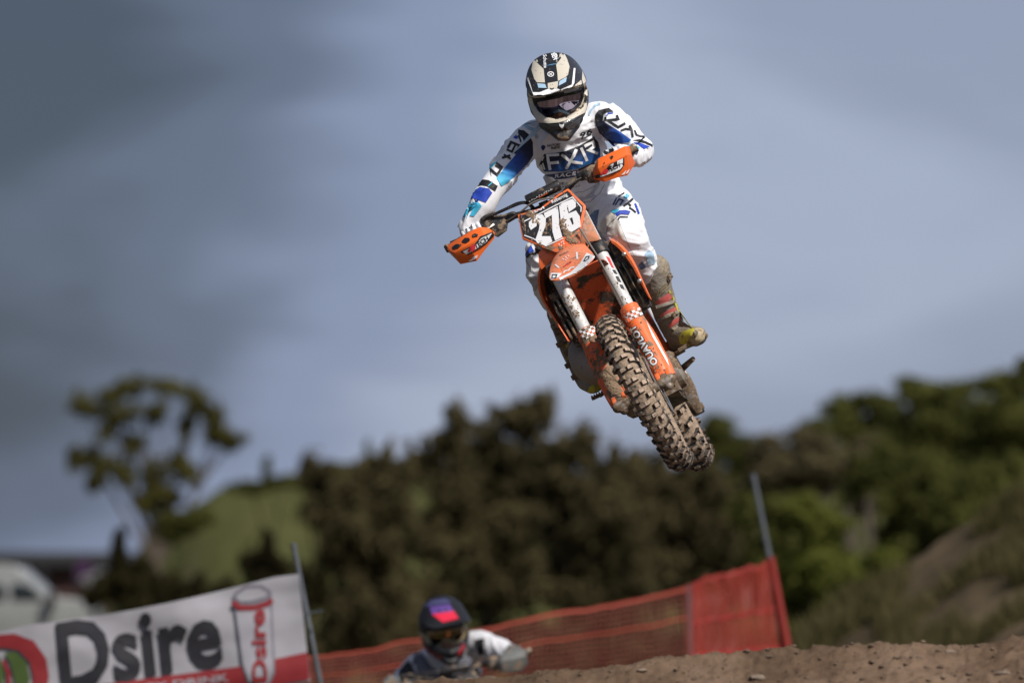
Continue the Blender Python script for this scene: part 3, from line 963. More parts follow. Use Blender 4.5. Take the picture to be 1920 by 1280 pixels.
MB().box(P(178, 1152, 81.95), (0.04, 0, 0), (0, 0.12, 0), (0, 0, 0.06)).build('headlight', GLASS, van, bevel=0.015)
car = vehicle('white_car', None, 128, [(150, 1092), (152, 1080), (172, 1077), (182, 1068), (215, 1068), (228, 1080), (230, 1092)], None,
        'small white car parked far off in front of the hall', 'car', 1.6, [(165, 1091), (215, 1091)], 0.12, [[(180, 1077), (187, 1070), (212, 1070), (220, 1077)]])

# ------------------------------------------------------------------ banner on its poles
GALV = material('galvanised_steel', (0.12, 0.13, 0.145), 0.55, 0.3, var=0.2, bscale=60)
BANW = material('banner_vinyl', (0.31, 0.30, 0.325), 0.7, var=0.07, bscale=12)
BANR = material('banner_red', (0.22, 0.012, 0.016), 0.7)
BANK_ = material('banner_black', (0.012, 0.011, 0.016), 0.7)
BANG = material('banner_green', (0.05, 0.085, 0.014), 0.7)
CANM = material('can_silver', (0.30, 0.29, 0.32), 0.6)
BANS = material('banner_grey', (0.16, 0.15, 0.18), 0.7)
DB = 30.5
TL, TR, BR, BL = (-420, 1262), (560, 1072), (582, 1276), (-398, 1470)
def banner_pt(u, v, off=0.0):
    x = TL[0] + (TR[0] - TL[0]) * u + (BL[0] - TL[0]) * v
    y = TL[1] + (TR[1] - TL[1]) * u + (BL[1] + (BR[1] - BL[1]) * u - TL[1] - (TR[1] - TL[1]) * u) * v
    sag = 10 * math.sin(math.pi * min(1, max(0, (u * 2.1) % 1))) * (1 - v)
    w = 0.008 * math.sin(u * 46 + v * 2.4) * (1 - 0.4 * v) + 0.008 * math.sin(u * 23 - v * 5) + 0.02 * noise.noise(Vector((u * 9, v * 3, 1))) + 0.004 * noise.noise(Vector((u * 30, v * 9, 1)))
    return P(x, y + sag, DB + w + off)
bt = thing('banner', (P(*TR, DB).x, DB, 0.0), 'white vinyl drink banner reading Dsire in black hung along the fence', 'banner')
ban = MB().grid([[banner_pt(i / 140, j / 24) for i in range(141)] for j in range(25)]).build('sheet', BANW, bt, fixn=False, angle=180)
bb = bvh_of(ban)
kw = dict(near=DB, maxlen=7)
decal('red_stripe', [zD([(-400, 1090), (300, 1005), (700, 950), (1350, 865), (1450, 845), (1730, 785), (1742, 935), (1400, 1000), (700, 1110), (-400, 1260)])], bb, BANR, bt, 0.010, **kw)
lettering('lettering', 'Dsire', zD([(348, 992)])[0], zD([(1262, 842)])[0], 126, bb, BANK_, bt, 0.014, bold=0.026, upright=(-0.10, -1), near=DB, maxlen=8)
decal('can', [[zD([(1312, 500), (1315, 455), (1380, 410), (1470, 405), (1525, 440), (1530, 500), (1548, 900), (1500, 1000), (1395, 960), (1360, 850)])]], bb, BANS, bt, 0.016, **kw)
decal('can_body', [[zD([(1328, 560), (1420, 548), (1518, 520), (1536, 890), (1490, 985), (1402, 945), (1370, 850)])]], bb, CANM, bt, 0.020, **kw)
decal('can_top', [[zD([(1330, 470), (1385, 430), (1460, 425), (1505, 450), (1490, 475), (1400, 500), (1345, 500)])]], bb, BANW, bt, 0.020, **kw)
decal('can_band', [stroke(zD([(1312, 505), (1350, 535), (1430, 535), (1500, 515), (1530, 490)]), 10)], bb, BANR, bt, 0.024, **kw)
lettering('can_lettering', 'Dsire', zD([(1500, 950)])[0], zD([(1485, 545)])[0], 27, bb, BANR, bt, 0.028, bold=0.03, near=DB, maxlen=10)
lettering('stripe_lettering', 'ENERGY DRINK', zD([(560, 1040)])[0], zD([(1290, 945)])[0], 14, bb, BANW, bt, 0.018, near=DB, maxlen=10, bold=0.01)
decal('logo_ring', [[zD([(-260, 900), (-200, 770), (-60, 690), (80, 680), (190, 720), (260, 820), (275, 920), (250, 1080), (0, 1200), (-250, 1080)]), zD([(-180, 900), (-100, 800), (20, 755), (110, 775), (170, 840), (190, 930), (170, 1040), (0, 1120), (-160, 1040)])]], bb, BANR, bt, 0.014, **kw)
decal('logo_leaf', [zD([(20, 790), (90, 782), (150, 840), (170, 930), (150, 1030), (90, 1020), (80, 920), (60, 840)]), zD([(-100, 830), (0, 810), (25, 900), (20, 1020), (-80, 1040), (-140, 930)])], bb, BANG, bt, 0.014, **kw)
decal('logo_stripe', [stroke(zD([(20, 830), (50, 900), (55, 1010)]), 8)], bb, BANR, bt, 0.018, **kw)
def pole(top, bot, d, r, label, extra=None):
    a, b = P(*bot, d), P(*top, d)
    dn = (a - b).normalized()
    foot = b + dn * ((b.z - (ground_z(b.x, b.y) - 0.2)) / -dn.z)
    t = thing('fence_pole', foot, label, 'pole', 'poles of the track fence')
    MB().tube([foot, b], r, 12).build('shaft', GALV, t)
    MB().tube([b - (b - foot).normalized() * 0.02, b + (b - foot).normalized() * 0.006], r * 1.15, 12).build('cap', GALV, t)
    return t
pl = pole((550, 1020), (590, 1225), DB + 0.1, 0.014, 'leaning grey steel pole at the right end of the drink banner')
MB().tube([P(566, 1150, DB + 0.06), P(604, 1145, DB)], 0.006, 6).build('hook', GALV, pl)
pole((1412, 890), (1446, 1060), 38, 0.017, 'tall leaning grey pole at the right end of the red net fence')

# ------------------------------------------------------------------ orange net fence
NETM = material('net_red', (0.30, 0.034, 0.020), 0.6)
NETB = material('net_faded', (0.20, 0.048, 0.032), 0.7)
NETT = material('net_faded_tape', (0.30, 0.050, 0.030), 0.7)
NETD = material('net_tape', (0.27, 0.024, 0.018), 0.6)
nf = thing('safety_net_fence', (P(1000, 1250, 36).x, 36, 0), 'orange red plastic safety net strung behind the dirt jump', 'fence')
TOPL = [(560, 1232), (700, 1213), (900, 1176), (1100, 1138), (1288, 1103)]
def polyline(pl_, u):
    k = u * (len(pl_) - 1)
    i = min(int(k), len(pl_) - 2)
    f = k - i
    return (pl_[i][0] + (pl_[i + 1][0] - pl_[i][0]) * f, pl_[i][1] + (pl_[i + 1][1] - pl_[i][1]) * f)
def net(name, top, bot, d0, d1, nu, nv, ws, bands, parent, seed, NETM, NETD):
    mb = MB()
    mt = MB()
    def pt(u, v):
        a, b = polyline(top, u), polyline(bot, u)
        d = d0 + (d1 - d0) * u + 0.03 * noise.noise(Vector((u * 14, v * 3, seed)))
        x = a[0] + (b[0] - a[0]) * v
        y = a[1] + (b[1] - a[1]) * v + (1 - v) * 5.0 * abs(math.sin(u * 9.4)) + 3.5 * noise.noise(Vector((u * 18, v * 2, seed + 4)))
        return P(x, y, d)
    for j in range(nv + 1):
        v = j / nv
        pts = [pt(i / 60, v) for i in range(61)]
        mb.tube(pts, ws, 4, caps=False)
    for i in range(nu + 1):
        u = i / nu
        mb.tube([pt(u, j / 8) for j in range(9)], ws * 0.9, 4, caps=False)
    mb.build('net', NETM, parent, fixn=False)
    for v, hw_ in bands:
        mt = MB()
        mt.grid([[pt(i / 60, v + s * hw_) - FW * 0.008 for i in range(61)] for s in (-1, 1)])
        mt.build('tape', NETD, parent, fixn=False, solid=0.003)
net('net', TOPL, [(572, 1340), (700, 1330), (900, 1310), (1100, 1290), (1296, 1270)], 34, 37, 86, 15, 0.0038, [(0.0, 0.022), (0.33, 0.014)], nf, 1, NETB, NETT)
net('net', [(1286, 1098), (1310, 1085), (1370, 1068), (1420, 1058), (1447, 1044)], [(1290, 1250), (1330, 1248), (1380, 1246), (1430, 1242), (1478, 1238)], 37.2, 37.7, 36, 30, 0.0050, [(0.02, 0.02), (0.47, 0.022), (0.86, 0.03)], nf, 2, NETM, NETD)
MB().tube([P(1292, 1096, 37.1), P(1296, 1300, 37.1)], 0.009, 8).build('post', GALV, nf)
MB().tube([P(1446, 1044, 37.65), P(1482, 1240, 37.65)], [0.02, 0.025], 8).build('end_tape', NETD, nf)
# ================================================================== THE JUMPING MOTOCROSS BIKE
def loc_of(w):
    d = w - FA
    return d.dot(F), d.dot(L), d.dot(U)
s26, c26 = math.sin(rad(26)), math.cos(rad(26))
FD = -F * s26 + U * c26                       # up the fork
FN = F * c26 + U * s26                        # square to the fork, forward
def fk(s, y, fwd=0.0):
    return B(-0.035, y, 0) + FD * s + FN * fwd
bike = thing('motocross_bike', B(-0.74, 0, -0.345), 'orange motocross bike with number 276 leaning in mid air under the white rider', 'motorcycle')

def wheel(name, c, R, hw, hr, rows, knob, label, disc_y, disc_r):
    w = bpy.data.objects.new(name, None)
    COL.objects.link(w)
    w.location = c
    w.parent = bike
    w.matrix_parent_inverse = Matrix.Translation(-bike.location)
    rc = R - hr - 0.012                        # ring centre radius
    prof = [(rc + hr * math.cos(a), hw * math.sin(a)) for a in [rad(d) for d in range(-150, 151, 15)]]
    MB().lathe(c, L, prof, 84, U).build('tyre', RUBBER, w, angle=60)
    mb = MB()
    lw, lc, lh = knob
    g = random.Random(rows)
    for i in range(rows):
        th = 2 * math.pi * i / rows
        rd = U * math.cos(th) + F * math.sin(th)
        tg = -U * math.sin(th) + F * math.cos(th)
        lat = [(-15, 1.0), (15, 1.0)] if i % 2 == 0 else [(-42, 1.0), (42, 1.0)]
        if i % 2 == 1:
            lat += [(-72, 0.75), (72, 0.75)]
        for ph, k in lat:
            ph = rad(ph + g.uniform(-2, 2))
            nrm = (rd * math.cos(ph) + L * math.sin(ph)).normalized()
            sd = (L * math.cos(ph) - rd * math.sin(ph)).normalized()
            p = c + rd * (rc + hr * math.cos(ph)) + L * (hw * math.sin(ph))
            hh = lh * g.uniform(0.75, 1.1)
            a0, a1 = lw * k * 0.55, lw * k * 0.46
            b0, b1 = lc * 0.55, lc * 0.45
            bot, top = p - nrm * 0.004, p + nrm * hh
            tw = g.uniform(-0.0012, 0.0012)
            vs = [bot + sd * sx * a0 + tg * sy * b0 for sx, sy in ((-1, -1), (1, -1), (1, 1), (-1, 1))] + \
                 [top + sd * (sx * a1 + tw) + tg * (sy * b1 + tw) for sx, sy in ((-1, -1), (1, -1), (1, 1), (-1, 1))]
            mb.add(vs, [(4, 5, 6, 7), (0, 1, 5, 4), (1, 2, 6, 5), (2, 3, 7, 6), (3, 0, 4, 7)])
    td = mb.build('tread', KNOB, w, smooth=False, fixn=False)
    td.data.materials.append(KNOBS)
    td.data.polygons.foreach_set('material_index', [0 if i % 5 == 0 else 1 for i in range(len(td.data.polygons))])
    ri = rc - hr * 0.86
    MB().lathe(c, L, [(ri + 0.012, -hw * 0.72), (ri - 0.004, -hw * 0.62), (ri - 0.016, -hw * 0.25), (ri - 0.016, hw * 0.25), (ri - 0.004, hw * 0.62), (ri + 0.012, hw * 0.72), (ri + 0.014, hw * 0.4), (ri + 0.014, -hw * 0.4)], 64, U, closed=True).build('rim', BLACKM, w)
    mb = MB()
    for i in range(32):
        a = 2 * math.pi * i / 32
        sy = 1 if i % 2 else -1
        a2 = a + (0.35 if (i // 2) % 2 else -0.35)
        p1 = c + (U * math.cos(a) + F * math.sin(a)) * (ri - 0.014) + L * (0.008 * sy)
        p0 = c + (U * math.cos(a2) + F * math.sin(a2)) * 0.03 + L * (0.032 * sy)
        mb.tube([p0, p1], 0.0023, 5, caps=False)
    mb.build('spokes', METAL, w)
    MB().lathe(c, L, [(0.001, -0.062), (0.02, -0.062), (0.022, -0.04), (0.036, -0.036), (0.036, -0.028), (0.022, -0.02), (0.022, 0.02), (0.036, 0.028), (0.036, 0.036), (0.022, 0.04), (0.02, 0.062), (0.001, 0.062)], 24, U).build('hub', METALM, w)
    prof = [(disc_r * 0.66, disc_y - 0.002), (disc_r * 0.72, disc_y - 0.002), (disc_r, disc_y - 0.002), (disc_r, disc_y + 0.002), (disc_r * 0.66, disc_y + 0.002)]
    MB().lathe(c, L, prof, 40, U, closed=True).build('brake_disc', METAL, w)
    return w
wheel('front_wheel', B(0, 0, 0), 0.345, 0.044, 0.046, 80, (0.024, 0.0165, 0.013), None, 0.066, 0.13)
wheel('rear_wheel', B(-WB, 0, 0), 0.338, 0.056, 0.052, 58, (0.028, 0.0195, 0.017), None, -0.07, 0.11)
MB().tube([B(0, -0.125, 0), B(0, 0.125, 0)], 0.011, 12).build('axle', METALM, bike)

# forks
for sy in (1, -1):
    y = 0.098 * sy
    leg = MB().tube([fk(0.34, y), fk(0.40, y), fk(0.90, y)], [0.0255, 0.0265, 0.0285], 28).build('fork_tube', SILVER, bike)
    MB().tube([fk(0.645, y), fk(0.70, y)], 0.037, 24).build('lower_clamp_ring', BLACK, leg, bevel=0.003)
    MB().tube([fk(0.86, y), fk(0.905, y)], 0.036, 24).build('upper_clamp_ring', BLACK, leg, bevel=0.003)
    MB().tube([fk(0.02, y), fk(0.36, y)], 0.0235, 20).build('fork_slider', METAL, leg)
    # plastic guard, a bent sheet in front of the slider
    rows = []
    for s, r, a0, a1, out in [(0.008, 0.034, -60, 95, 0.0), (0.05, 0.038, -70, 105, 0.0), (0.16, 0.038, -75, 112, 0.001), (0.24, 0.037, -80, 115, 0.001), (0.30, 0.037, -95, 125, 0.0), (0.335, 0.038, -150, 150, 0.0), (0.372, 0.038, -160, 160, 0.0)]:
        row = []
        for k in range(17):
            a = rad(a0 + (a1 - a0) * k / 16) * sy
            rr = r + (0.010 if (k > 12 and s < 0.28) else 0)
            row.append(fk(s, y) + FN * (math.cos(a) * rr + 0.002) + L * (math.sin(a) * rr))
        rows.append(row)
    g_ = MB().grid(rows).build('fork_guard', ORANGE_M if sy < 0 else ORANGE, bike, solid=0.004, subsurf=1, fixn=False)
    MB().tube([fk(0.34, y), fk(0.352, y)], 0.0425, 28).build('guard_rim', ORANGE, g_, bevel=0.002)
    for dy in (-0.022, 0.022):
        MB().box(fk(0.012, y + dy, 0.034), L * 0.009, FD * 0.022, FN * 0.006).build('guard_tab', ORANGE, g_, bevel=0.004)
    # axle lug
    mb = MB().capsule(fk(0.055, y), 0.023, B(-0.012, y, 0.005), 0.025).capsule(B(0, y - 0.022, 0.0), 0.022, B(0, y + 0.022, 0.0), 0.022)
    mb.capsule(B(-0.01, y, -0.005), 0.022, B(0.004, y + 0.004 * sy, -0.022), 0.018)
    lug = blob(mb, 'axle_lug', METALM, bike, 0.004, 2)
    for k in range(3):
        MB().tube([fk(0.045 - 0.03 * k, y - 0.016 + 0.016 * k, 0.026), fk(0.045 - 0.03 * k, y - 0.016 + 0.016 * k, 0.036)], 0.006, 8).build('bolt', METAL, lug)
# triple clamps, stem
for nm, s, h in (('lower_clamp', 0.672, 0.024), ('upper_clamp', 0.882, 0.020)):
    MB().box(fk(s, 0, -0.01), L * 0.10, FD * h, FN * 0.034).build(nm, BLACK, bike, bevel=0.008)
MB().tube([fk(0.66, 0, -0.02), fk(0.90, 0, -0.02)], 0.028, 16).build('steering_head', BLACKM, bike)
# brake caliper and hose
blob(MB().capsule(B(-0.10, 0.072, 0.02), 0.026, B(-0.10, 0.075, 0.10), 0.024), 'brake_caliper', METALM, bike, 0.004, 1)
hose = [Q(1163, 600, -0.14), Q(1163, 640, -0.10), Q(1171, 690, -0.09)]
hz = [(1087, 428, -0.255), (1098, 446, -0.24), (1120, 480, -0.225), (1150, 535, -0.20), (1178, 588, -0.155), (1185, 602, -0.14), (1190, 628, -0.12), (1192, 650, -0.115)]
MB().tube([Q(*p) for p in hz], 0.0042, 8).build('brake_hose', CABLE, bike)
MB().box(Q(1186, 598, -0.14), L * 0.022, FD * 0.010, FN * 0.009).build('hose_clamp', ORANGE, bike, bevel=0.004)

# frame, engine, swingarm, seat (mostly behind the forks)
fr = MB()
fr.tube([fk(0.70, 0, -0.03), B(-0.52, 0, 0.45), B(-0.60, 0, 0.12), B(-0.72, 0, -0.03), B(-0.98, 0, -0.04)], 0.024, 12)
for sy in (1, -1):
    fr.tube([fk(0.84, 0, -0.04), B(-0.62, 0.09 * sy, 0.58), B(-0.92, 0.11 * sy, 0.34), B(-0.97, 0.11 * sy, 0.0)], 0.022, 10)
    fr.tube([B(-0.70, 0.08 * sy, 0.56), B(-1.15, 0.09 * sy, 0.55), B(-1.5, 0.07 * sy, 0.60)], 0.014, 8)
    fr.tube([B(-0.95, 0.1 * sy, 0.22), B(-1.3, 0.09 * sy, 0.52)], 0.012, 8)
fr.build('frame', ORANGE_M, bike)
eng = MB()
eng.box(B(-0.76, 0, 0.06), F * 0.15, L * 0.105, U * 0.09)
eng.box(B(-0.70, 0, 0.24), F * 0.075, L * 0.075, U * 0.10)
eng.box(B(-0.69, 0, 0.355), F * 0.06, L * 0.06, U * 0.022)
for i in range(5):
    eng.box(B(-0.70, 0, 0.18 + 0.03 * i), F * 0.088, L * 0.088, U * 0.004)
en = eng.build('engine', METALM, bike, bevel=0.012)
for sy, r in ((1, 0.085), (-1, 0.10)):
    MB().lathe(B(-0.82, 0.10 * sy, 0.06), L * sy, [(0.001, 0.045), (r * 0.75, 0.045), (r * 0.95, 0.03), (r, 0.0)], 28).build('side_cover', METALM, en)
MB().prism([B(-0.55, 0.09, 0.05), B(-0.66, 0.10, -0.06), B(-0.98, 0.10, -0.07), B(-0.98, -0.10, -0.07), B(-0.66, -0.10, -0.06), B(-0.55, -0.09, 0.05)], U * 0.006).build('skid_plate', BLACKM, bike)
# expansion pipe on the rider's right
pp = [(1150, 628, -0.60, 0.028), (1146, 660, -0.52, 0.034), (1136, 690, -0.47, 0.052), (1121, 692, -0.46, 0.066), (1106, 681, -0.50, 0.075), (1096, 664, -0.57, 0.068), (1088, 645, -0.64, 0.052), (1080, 620, -0.74, 0.036), (1082, 585, -0.88, 0.030), (1090, 560, -1.05, 0.03)]
pts = [Q(x, y, z) for x, y, z, r in pp]
def spline(pts, rs, n):
    op, orr = [], []
    m = len(pts)
    for i in range(m - 1):
        p0, p1, p2, p3 = pts[max(i - 1, 0)], pts[i], pts[i + 1], pts[min(i + 2, m - 1)]
        for k in range(n):
            t = k / n
            op.append(0.5 * ((2 * p1) + (p2 - p0) * t + (2 * p0 - 5 * p1 + 4 * p2 - p3) * t * t + (3 * p1 - p0 - 3 * p2 + p3) * t ** 3))
            orr.append(rs[i] + (rs[i + 1] - rs[i]) * t)
    return op + [pts[-1]], orr + [rs[-1]]
op, orr = spline(pts, [p[3] for p in pp], 6)
pipe = MB().tube(op, orr, 28).build('exhaust_pipe', PIPE, bike, angle=60)
MB().tube([op[33], op[34]], [orr[33] + 0.003, orr[34] + 0.003], 28).build('weld_seam', METALM, pipe)
# swingarm, chain, sprocket, pegs
sa = MB()
for sy in (1, -1):
    a, b = B(-0.97, 0.10 * sy, 0.08), B(-WB - 0.05, 0.112 * sy, 0.0)
    sa.tube([a, a.lerp(b, 0.3), a.lerp(b, 0.8), b], [0.045, 0.042, 0.032, 0.028], 10, flat=0.45, ref=L)
sa.tube([B(-1.02, -0.10, 0.075), B(-1.02, 0.10, 0.075)], 0.04, 12)
swing = sa.build('swingarm', METALM, bike)
spr = MB()
c = B(-WB, 0.078, 0)
vs, nT = [], 48
out = []
for i in range(nT * 2):
    a = 2 * math.pi * i / (nT * 2)
    r = 0.106 if i % 2 == 0 else 0.097
    out.append(c + (U * math.cos(a) + F * math.sin(a)) * r)
spr.prism(out, L * 0.005)
spr.build('sprocket', ORANGE_M, bike, smooth=False)
chn = MB()
up0, up1, lo0, lo1 = B(-0.93, 0.08, 0.11), B(-WB, 0.08, 0.104), B(-WB, 0.08, -0.104), B(-0.93, 0.08, 0.04)
for a, b in ((up0, up1), (lo0, lo1)):
    n = int((b - a).length / 0.0159)
    d = (b - a).normalized()
    for i in range(n):
        p = a + (b - a) * ((i + 0.5) / n)
        wy = 0.009 if i % 2 else 0.006
        chn.box(p, d * 0.0088, L * wy, d.cross(L) * 0.0085)
for i in range(20):
    a = math.pi * i / 20
    p = c + (U * math.cos(a) - F * math.sin(a)) * 0.105
    d = (-U * math.sin(a) - F * math.cos(a))
    chn.box(p, d * 0.0088, L * (0.009 if i % 2 else 0.006), d.cross(L) * 0.0085)
chn.build('chain', METALM, bike, smooth=False)
gd = MB().prism([B(-1.22, 0.12, -0.01), B(-1.30, 0.12, -0.13), B(-1.40, 0.12, -0.13), B(-1.38, 0.12, -0.01)], -L * 0.05).build('chain_guide', BLACKM, bike, bevel=0.006)
MB().box(Q(1312, 762, -1.28), L * 0.016, U * 0.014, F * 0.03).build('guide_block', METALM, gd, bevel=0.003)
# curved muddy chain cover that shows beside the left peg
MB().prism([Q(x, y, -1.04) for x, y in ((1263, 684), (1281, 687), (1294, 706), (1303, 724), (1318, 772), (1307, 777), (1288, 753), (1270, 702))], -F * 0.03).build('swingarm_guard', METALM, bike, bevel=0.008)
for sy in (1, -1):
    pg = MB()
    if sy > 0:
        a, b = Q(1256, 672, -0.93), Q(1284, 656, -0.93)
    else:
        a, b = Q(1142, 733, -0.93), Q(1110, 748, -0.93)
    w = (b - a).normalized()
    pg.box(a.lerp(b, 0.5), (b - a) * 0.5, F * 0.026, U * 0.006)
    for i in range(7):
        for fx in (-0.022, 0.022):
            p = a.lerp(b, (i + 0.5) / 7)
            pg.add([p + F * (fx - 0.004) + U * 0.005 - w * 0.005, p + F * (fx + 0.004) + U * 0.005 - w * 0.005, p + F * (fx + 0.004) + U * 0.005 + w * 0.005, p + F * (fx - 0.004) + U * 0.005 + w * 0.005, p + F * fx + U * 0.016],
                   [(0, 1, 4), (1, 2, 4), (2, 3, 4), (3, 0, 4)])
    pg.tube([a, B(-0.95, 0.11 * sy, 0.05)], 0.014, 8)
    pg.build('footpeg', METALM, bike, smooth=False)
MB().tube([Q(1248, 690, -0.92), Q(1256, 668, -0.84), Q(1272, 660, -0.78), Q(1282, 655, -0.76)], 0.008, 8).box(Q(1281, 652, -0.755), L * 0.022, F * 0.010, U * 0.008).build('shift_lever', METALM, bike, bevel=0.002)
MB().tube([Q(1262, 698, -0.97), Q(1280, 690, -0.86), Q(1300, 672, -0.80)], [0.016, 0.014, 0.010], 8).build('frame_bracket', METALM, bike)
MB().tube([Q(1150, 722, -0.90), Q(1135, 735, -0.80), Q(1126, 742, -0.74)], 0.007, 8).build('brake_pedal', METALM, bike)
rows = []
for x, z, w, h in [(-0.50, 0.66, 0.06, 0.05), (-0.62, 0.655, 0.075, 0.06), (-0.85, 0.61, 0.08, 0.06), (-1.1, 0.60, 0.085, 0.05), (-1.32, 0.64, 0.07, 0.03)]:
    rows.append([B(x, w * math.sin(a), z + h * math.cos(a) * (1 if math.cos(a) > 0 else 0.4)) for a in [2 * math.pi * k / 12 for k in range(13)]])
MB().grid(rows).build('seat', BLACK, bike, angle=60)
rows = []
for x, z, w in [(-1.15, 0.60, 0.10), (-1.35, 0.66, 0.11), (-1.6, 0.70, 0.105), (-1.85, 0.67, 0.07)]:
    rows.append([B(x, w * k, z - 0.06 * k * k) for k in (-1, -0.6, 0, 0.6, 1)])
MB().grid(rows).build('rear_fender', ORANGE_M, bike, solid=0.005, subsurf=1, fixn=False)
for sy in (1, -1):
    MB().prism([B(-0.98, 0.13 * sy, 0.56), B(-1.36, 0.12 * sy, 0.60), B(-1.30, 0.13 * sy, 0.36), B(-1.02, 0.13 * sy, 0.30)], L * 0.005 * sy).build('side_plate', WPRINT, bike)
blob(MB().ball(B(-0.56, 0, 0.56), (0.13, 0.17, 0.10), Matrix((L, F, U)).transposed()), 'fuel_tank', BLACKM, bike, 0.008, 3)

# radiators with louvres and shrouds
for sy in (1, -1):
    rd_ = MB().box(B(-0.43, 0.120 * sy, 0.43), F * 0.018, L * 0.055, U * 0.12).build('radiator', BLACKM, bike, bevel=0.006)
    for i in range(5):
        MB().box(B(-0.402, (0.078 + 0.022 * i) * sy, 0.43), F * 0.014 + L * 0.008 * sy, L * 0.0016, U * (0.115 - 0.008 * i)).build('louvre', BLACKM, rd_)
    MB().box(B(-0.385, 0.078 * sy, 0.40), F * 0.012, L * 0.004, U * 0.13).build('louvre_frame', BLACKM, rd_)
    MB().tube([B(-0.40, 0.10 * sy, 0.27), B(-0.47, 0.06 * sy, 0.20), B(-0.60, 0.05 * sy, 0.16)], 0.014, 8).build('coolant_hose', BLACKM, rd_)
def shroud(outer, inner, top, name, mat):
    x0 = -0.37
    rows = [[Q(x, y, x0 - 0.006) for x, y in inner], [Q(x, y, x0 + 0.004) for x, y in outer]]
    for dx, ky, dz in ((0.07, 0.97, 0.0), (0.15, 0.88, 0.006), (0.24, 0.72, 0.02)):
        r = []
        for x, y in outer:
            a, b, c_ = loc_of(Q(x, y, x0))
            r.append(B(a - dx, b * ky, c_ + dz + (0.55 - c_) * 0.25 * dx / 0.46))
        rows.append(r)
    return MB().grid(rows).build(name, mat, bike, solid=0.004, subsurf=1, fixn=False)
shr = shroud([(1146, 446), (1154, 448), (1180, 470), (1196, 503), (1209, 533), (1222, 562)], [(1145, 456), (1152, 457), (1170, 475), (1190, 505), (1204, 535), (1219, 562)], None, 'radiator_shroud', ORANGE)
shl = shroud([(1012, 498), (1007, 512), (1006, 536), (1013, 562), (1038, 600), (1067, 642)], [(1016, 505), (1012, 516), (1011, 538), (1018, 562), (1042, 600), (1066, 638)], None, 'radiator_shroud', ORANGE)
for x, y, par in ((1170, 477, shr), (1199, 527, shr)):
    MB().lathe(Q(x, y, -0.355), F, [(0.001, 0.004), (0.005, 0.004), (0.008, 0.002), (0.010, 0), (0.010, -0.01)], 14).build('screw', METAL, par)
MB().prism([Q(x, y, -0.40) for x, y in ((1140, 452), (1175, 478), (1200, 512), (1206, 530), (1192, 520), (1178, 500), (1160, 500))], -F * 0.01).build('shroud_bracket', BLACKM, shr)
# dark mass of the intake boot and tank sides between fork and shroud
MB().prism([Q(x, y, -0.50) for x, y in ((1128, 452), (1160, 452), (1188, 490), (1214, 560), (1210, 590), (1186, 590), (1150, 520))], -F * 0.05).build('air_duct', BLACKM, bike, bevel=0.01)
MB().prism([Q(x, y, -0.50) for x, y in ((1016, 510), (1046, 520), (1075, 590), (1100, 640), (1084, 642), (1050, 600), (1020, 555))], -F * 0.05).build('air_duct', BLACKM, bike, bevel=0.01)
MB().tube([Q(1180, 548, -0.42), Q(1205, 572, -0.43), Q(1208, 580, -0.45)], 0.0025, 6).tube([Q(1135, 470, -0.39), Q(1165, 530, -0.40), Q(1196, 585, -0.45), Q(1235, 650, -0.6)], 0.004, 6).build('breather_hose', CABLE, bike)

# front fender: crowned blade reaching forward over the wheel
frows = [
    (-0.26, [(1040, 482), (1050, 472), (1068, 460), (1086, 458), (1096, 458)]),
    (-0.12, [(1036, 492), (1048, 478), (1069, 467), (1090, 463), (1102, 466)]),
    (0.02, [(1032, 503), (1047, 490), (1073, 480), (1094, 470), (1109, 473)]),
    (0.14, [(1031, 515), (1049, 505), (1078, 497), (1099, 482), (1113, 477)]),
    (0.24, [(1029, 527), (1049, 526), (1076, 518), (1101, 497), (1116, 482)])]
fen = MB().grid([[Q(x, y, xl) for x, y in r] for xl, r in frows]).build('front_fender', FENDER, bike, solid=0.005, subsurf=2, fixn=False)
# its rear part between the forks, seen from below
rows = [(-0.22, [(1062, 512), (1085, 506), (1112, 492), (1132, 482)]), (-0.30, [(1070, 535), (1092, 525), (1126, 510), (1148, 502)]), (-0.37, [(1090, 575), (1112, 560), (1145, 545), (1166, 536)]), (-0.43, [(1115, 618), (1130, 606), (1160, 590), (1180, 582)]), (-0.46, [(1134, 655), (1150, 645), (1176, 630), (1196, 620)])]
INNERF = material('fender_underside', (0.62, 0.10, 0.03), 0.5, mud=0.42, mscale=13, specks=0.3, mudcol=(0.07, 0.05, 0.035), bump=0.3)
MB().grid([[Q(x, y, xl) for x, y in r] for xl, r in rows]).build('inner_fender', INNERF, bike, solid=0.005, subsurf=2, fixn=False)

# number plate
PP = B(-0.235, 0, 0.62)
def plate_pt(x, y, off=0.0):
    return QP(x, y, PP + FN * off, FN)
outer = zN([(560, 575), (900, 480), (1040, 370), (1170, 270), (1320, 180), (1440, 300), (1582, 435), (1580, 510), (1515, 800), (1500, 1000), (1330, 1080), (1150, 1155), (900, 1055), (635, 945), (600, 760)])
npl = MB().prism([plate_pt(*p) for p in outer], -FN * 0.010).build('number_plate', ORANGE, bike, bevel=0.004)
pb = bvh_of(npl)
decal('plate_backing', [zN([(590, 600), (900, 515), (1060, 400), (1180, 305), (1315, 222), (1420, 330), (1545, 450), (1540, 510), (1478, 800), (1250, 905), (980, 1040), (860, 1005), (655, 915), (620, 760)])], pb, BDECAL, npl, 0.0020)
decal('plate_line', [stroke(zN([(665, 682), (900, 565), (1100, 460), (1390, 318), (1520, 470), (1515, 540)]), 2.0), stroke(zN([(665, 890), (800, 940), (990, 1050), (1250, 935)]), 1.8)], pb, WPRINT, npl, 0.0032)
